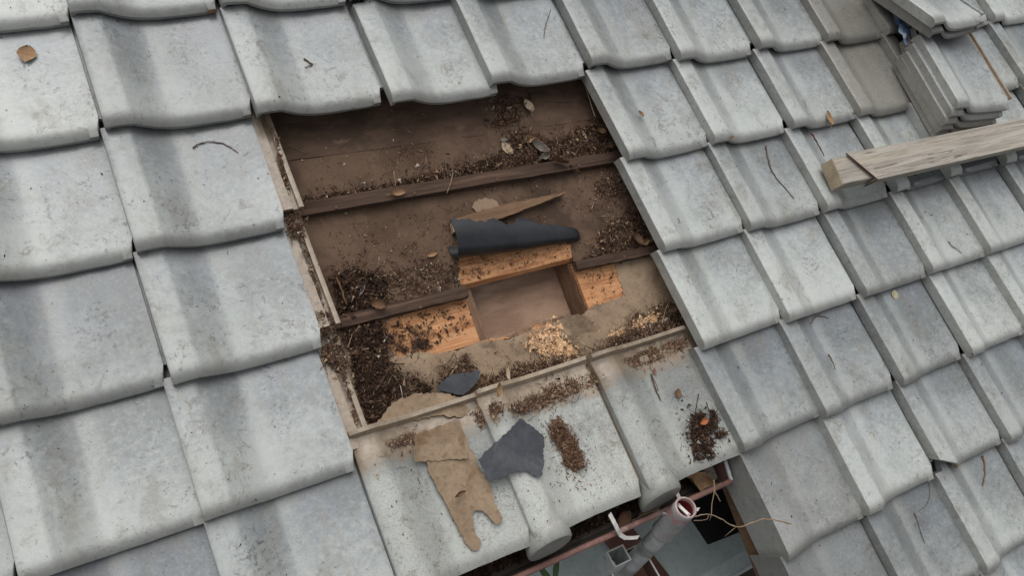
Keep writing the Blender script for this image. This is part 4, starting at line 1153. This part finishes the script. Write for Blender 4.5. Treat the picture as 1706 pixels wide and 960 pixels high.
crumbs('wood_chips', 'heap of fresh pale orange wood chips below the cut opening', 'debris', [
  dict(poly=[(880, 572), (900, 556), (915, 544), (932, 545), (930, 562), (945, 575), (962, 586), (958, 596), (935, 592), (910, 598), (895, 585)], n=640, size=(.0014, .0032), long=(1, 2.4), pile=.007, clump=.56, stray=.4, base=-.068, fib=.06),
  dict(poly=[(1008, 562), (1035, 548), (1085, 525), (1100, 522), (1090, 540), (1040, 560)], n=420, size=(.0010, .0022), long=(1, 2.2), pile=.008, clump=.5, base=-.062, fib=.06),
  dict(poly=[(875, 560), (905, 545), (905, 555), (885, 565)], n=90, size=(.0010, .0022), long=(1, 2.5), pile=.006, clump=.3, base=-.069),
 ], ['chip', 'straw', 'fibre'], [.78, .16, .06], seed=7)
crumbs('dark_crumbs', 'dark crumbs sprinkled over the bare orange board left of the opening', 'debris', [
  dict(poly=[(645, 560), (660, 535), (770, 500), (785, 540), (760, 560), (700, 585), (660, 590)], n=210, size=(.0010, .0026), long=(1, 2.5), pile=.002, clump=.62, base=-.0745),
  dict(poly=[(690, 570), (715, 566), (712, 582), (690, 580)], n=120, size=(.001, .0025), long=(1, 2.5), pile=.004, clump=.3, base=-.0745),
  dict(poly=[(968, 452), (1022, 440), (1038, 490), (990, 505)], n=60, size=(.0008, .0022), long=(1, 3), pile=.001, clump=.6, base=-.0745),
  dict(poly=[(790, 430), (950, 405), (950, 425), (770, 465)], n=26, size=(.0008, .002), long=(1, 3), pile=.001, clump=.5, base=-.0745),
 ], ['soil', 'soil_b', 'rust'], [.6, .3, .1], seed=8)
crumbs('fine_litter', 'fine straw bits and grit over the dark felt at the top of the opening', 'debris', [
  dict(poly=[(480, 215), (640, 180), (820, 160), (980, 140), (1010, 200), (1020, 240), (830, 280), (520, 330)], n=900, size=(.0005, .0014), long=(1, 7), pile=.003, clump=.6),
  dict(poly=[(640, 250), (720, 240), (720, 280), (650, 280)], n=110, size=(.0006, .0018), long=(1, 5), pile=.004, clump=.5),
 ], SO, [.14, .34, .24, .20, .03, .05], seed=9)
crumbs('fine_litter', 'fine crumbs dusted over the silt coloured felt around the opening', 'debris', [
  dict(poly=[(660, 610), (790, 585), (980, 530), (1100, 440), (1135, 520), (1000, 590), (830, 640), (660, 700)], n=650, size=(.0005, .0015), long=(1, 4), pile=.002, clump=.55, base=-.069),
  dict(poly=[(800, 540), (930, 500), (960, 520), (900, 550), (800, 568)], n=60, size=(.0006, .0016), long=(1, 4), pile=.002, clump=.4, base=-.156),
 ], SO, [.2, .34, .24, .12, .04, .06], seed=10)
ch = []
for (ax_, ay_), (bx_, by_) in (((452, 205), (486, 345)), ((492, 362), (545, 540)), ((555, 560), (606, 742))):
    w_ = 4
    ch.append(dict(poly=[(ax_ - w_, ay_), (ax_ + w_, ay_), (bx_ + w_, by_), (bx_ - w_, by_)], n=420, size=(.0008, .0020), long=(1, 3), pile=.005, clump=.55, stray=.05, base=-.021))
ch.append(dict(poly=[(505, 548), (520, 525), (552, 520), (556, 545), (535, 560), (515, 556)], n=500, size=(.001, .0025), long=(1, 4), pile=.02, clump=.3, base=-.018))
ch.append(dict(poly=[(536, 580), (560, 560), (582, 610), (560, 620), (540, 600)], n=600, size=(.001, .0025), long=(1, 4), pile=.02, clump=.35, base=-.024))
ch.append(dict(poly=[(478, 362), (498, 352), (506, 390), (484, 398)], n=420, size=(.001, .0022), long=(1, 3), pile=.014, clump=.35, base=-.024))
crumbs('channel_dirt', 'brown dirt packed in the exposed side channels of the tiles left of the opening', 'debris', ch, SO, [.16, .36, .24, .12, .02, .10], seed=12)
crumbs('soil_clump', 'clump of black soil spilled on the right eave tile', 'debris', [
  dict(poly=[(1148, 700), (1160, 688), (1190, 685), (1194, 712), (1210, 722), (1190, 738), (1188, 762), (1155, 770), (1150, 735)], n=900, size=(.0012, .0040), long=(1, 2), pile=.014, clump=.52, surf=True),
  dict(poly=[(1120, 640), (1140, 650), (1215, 770), (1150, 785), (1130, 720)], n=70, size=(.0008, .0026), long=(1, 2), pile=.001, clump=.5, surf=True),
 ], ['soil', 'soil_b', 'grit'], [.72, .26, .02], seed=13)
crumbs('fibre_clump', 'sausage shaped clump of brown root fibre on the middle eave tile', 'debris', [
  dict(poly=[(914, 712), (922, 700), (934, 700), (945, 720), (960, 742), (971, 762), (970, 778), (955, 785), (940, 775), (938, 755), (928, 742), (918, 728)], n=1900, size=(.0008, .0018), long=(2, 7), pile=.026, clump=.2, surf=True),
  dict(poly=[(900, 780), (985, 770), (1010, 840), (990, 860), (950, 800)], n=40, size=(.0008, .0024), long=(1, 3), pile=.002, clump=.5, surf=True),
 ], ['fibre', 'soil_b', 'straw', 'leaf_brown'], [.46, .28, .12, .14], seed=14)
crumbs('gutter_litter', 'dark rotting leaves and needles filling the gutter', 'debris', [
  dict(poly=[(.55, 1.362), (GU1 - .004, 1.362), (GU1 - .004, 1.446), (.55, 1.446)], uv=True, n=3000, size=(.0012, .0040), long=(1, 7), pile=.03, clump=.2, base=-.116),
 ], ['soil', 'soil_b', 'leaf_brown', 'straw'], [.55, .27, .14, .04], seed=15)
crumbs('dirt_specks', 'tiny dark specks of dirt lying on the tiles', 'debris', [
  dict(poly=[(0, 0), (1000, 0), (1000, 110), (430, 190), (600, 760), (660, 960), (0, 960)], n=260, size=(.0005, .0015), long=(1, 3), pile=0, clump=.45, surf=True),
  dict(poly=[(1000, 0), (1480, 0), (1520, 200), (1706, 320), (1706, 960), (1320, 960), (1240, 760), (1100, 430), (990, 130)], n=260, size=(.0006, .0018), long=(1, 3), pile=0, clump=.5, surf=True),
  dict(poly=[(620, 760), (1000, 620), (1150, 580), (1215, 750), (900, 900), (660, 950)], n=160, size=(.0006, .0018), long=(1, 3), pile=0, clump=.5, surf=True),
 ], ['soil', 'soil_b', 'fibre'], [.6, .25, .15], seed=16)
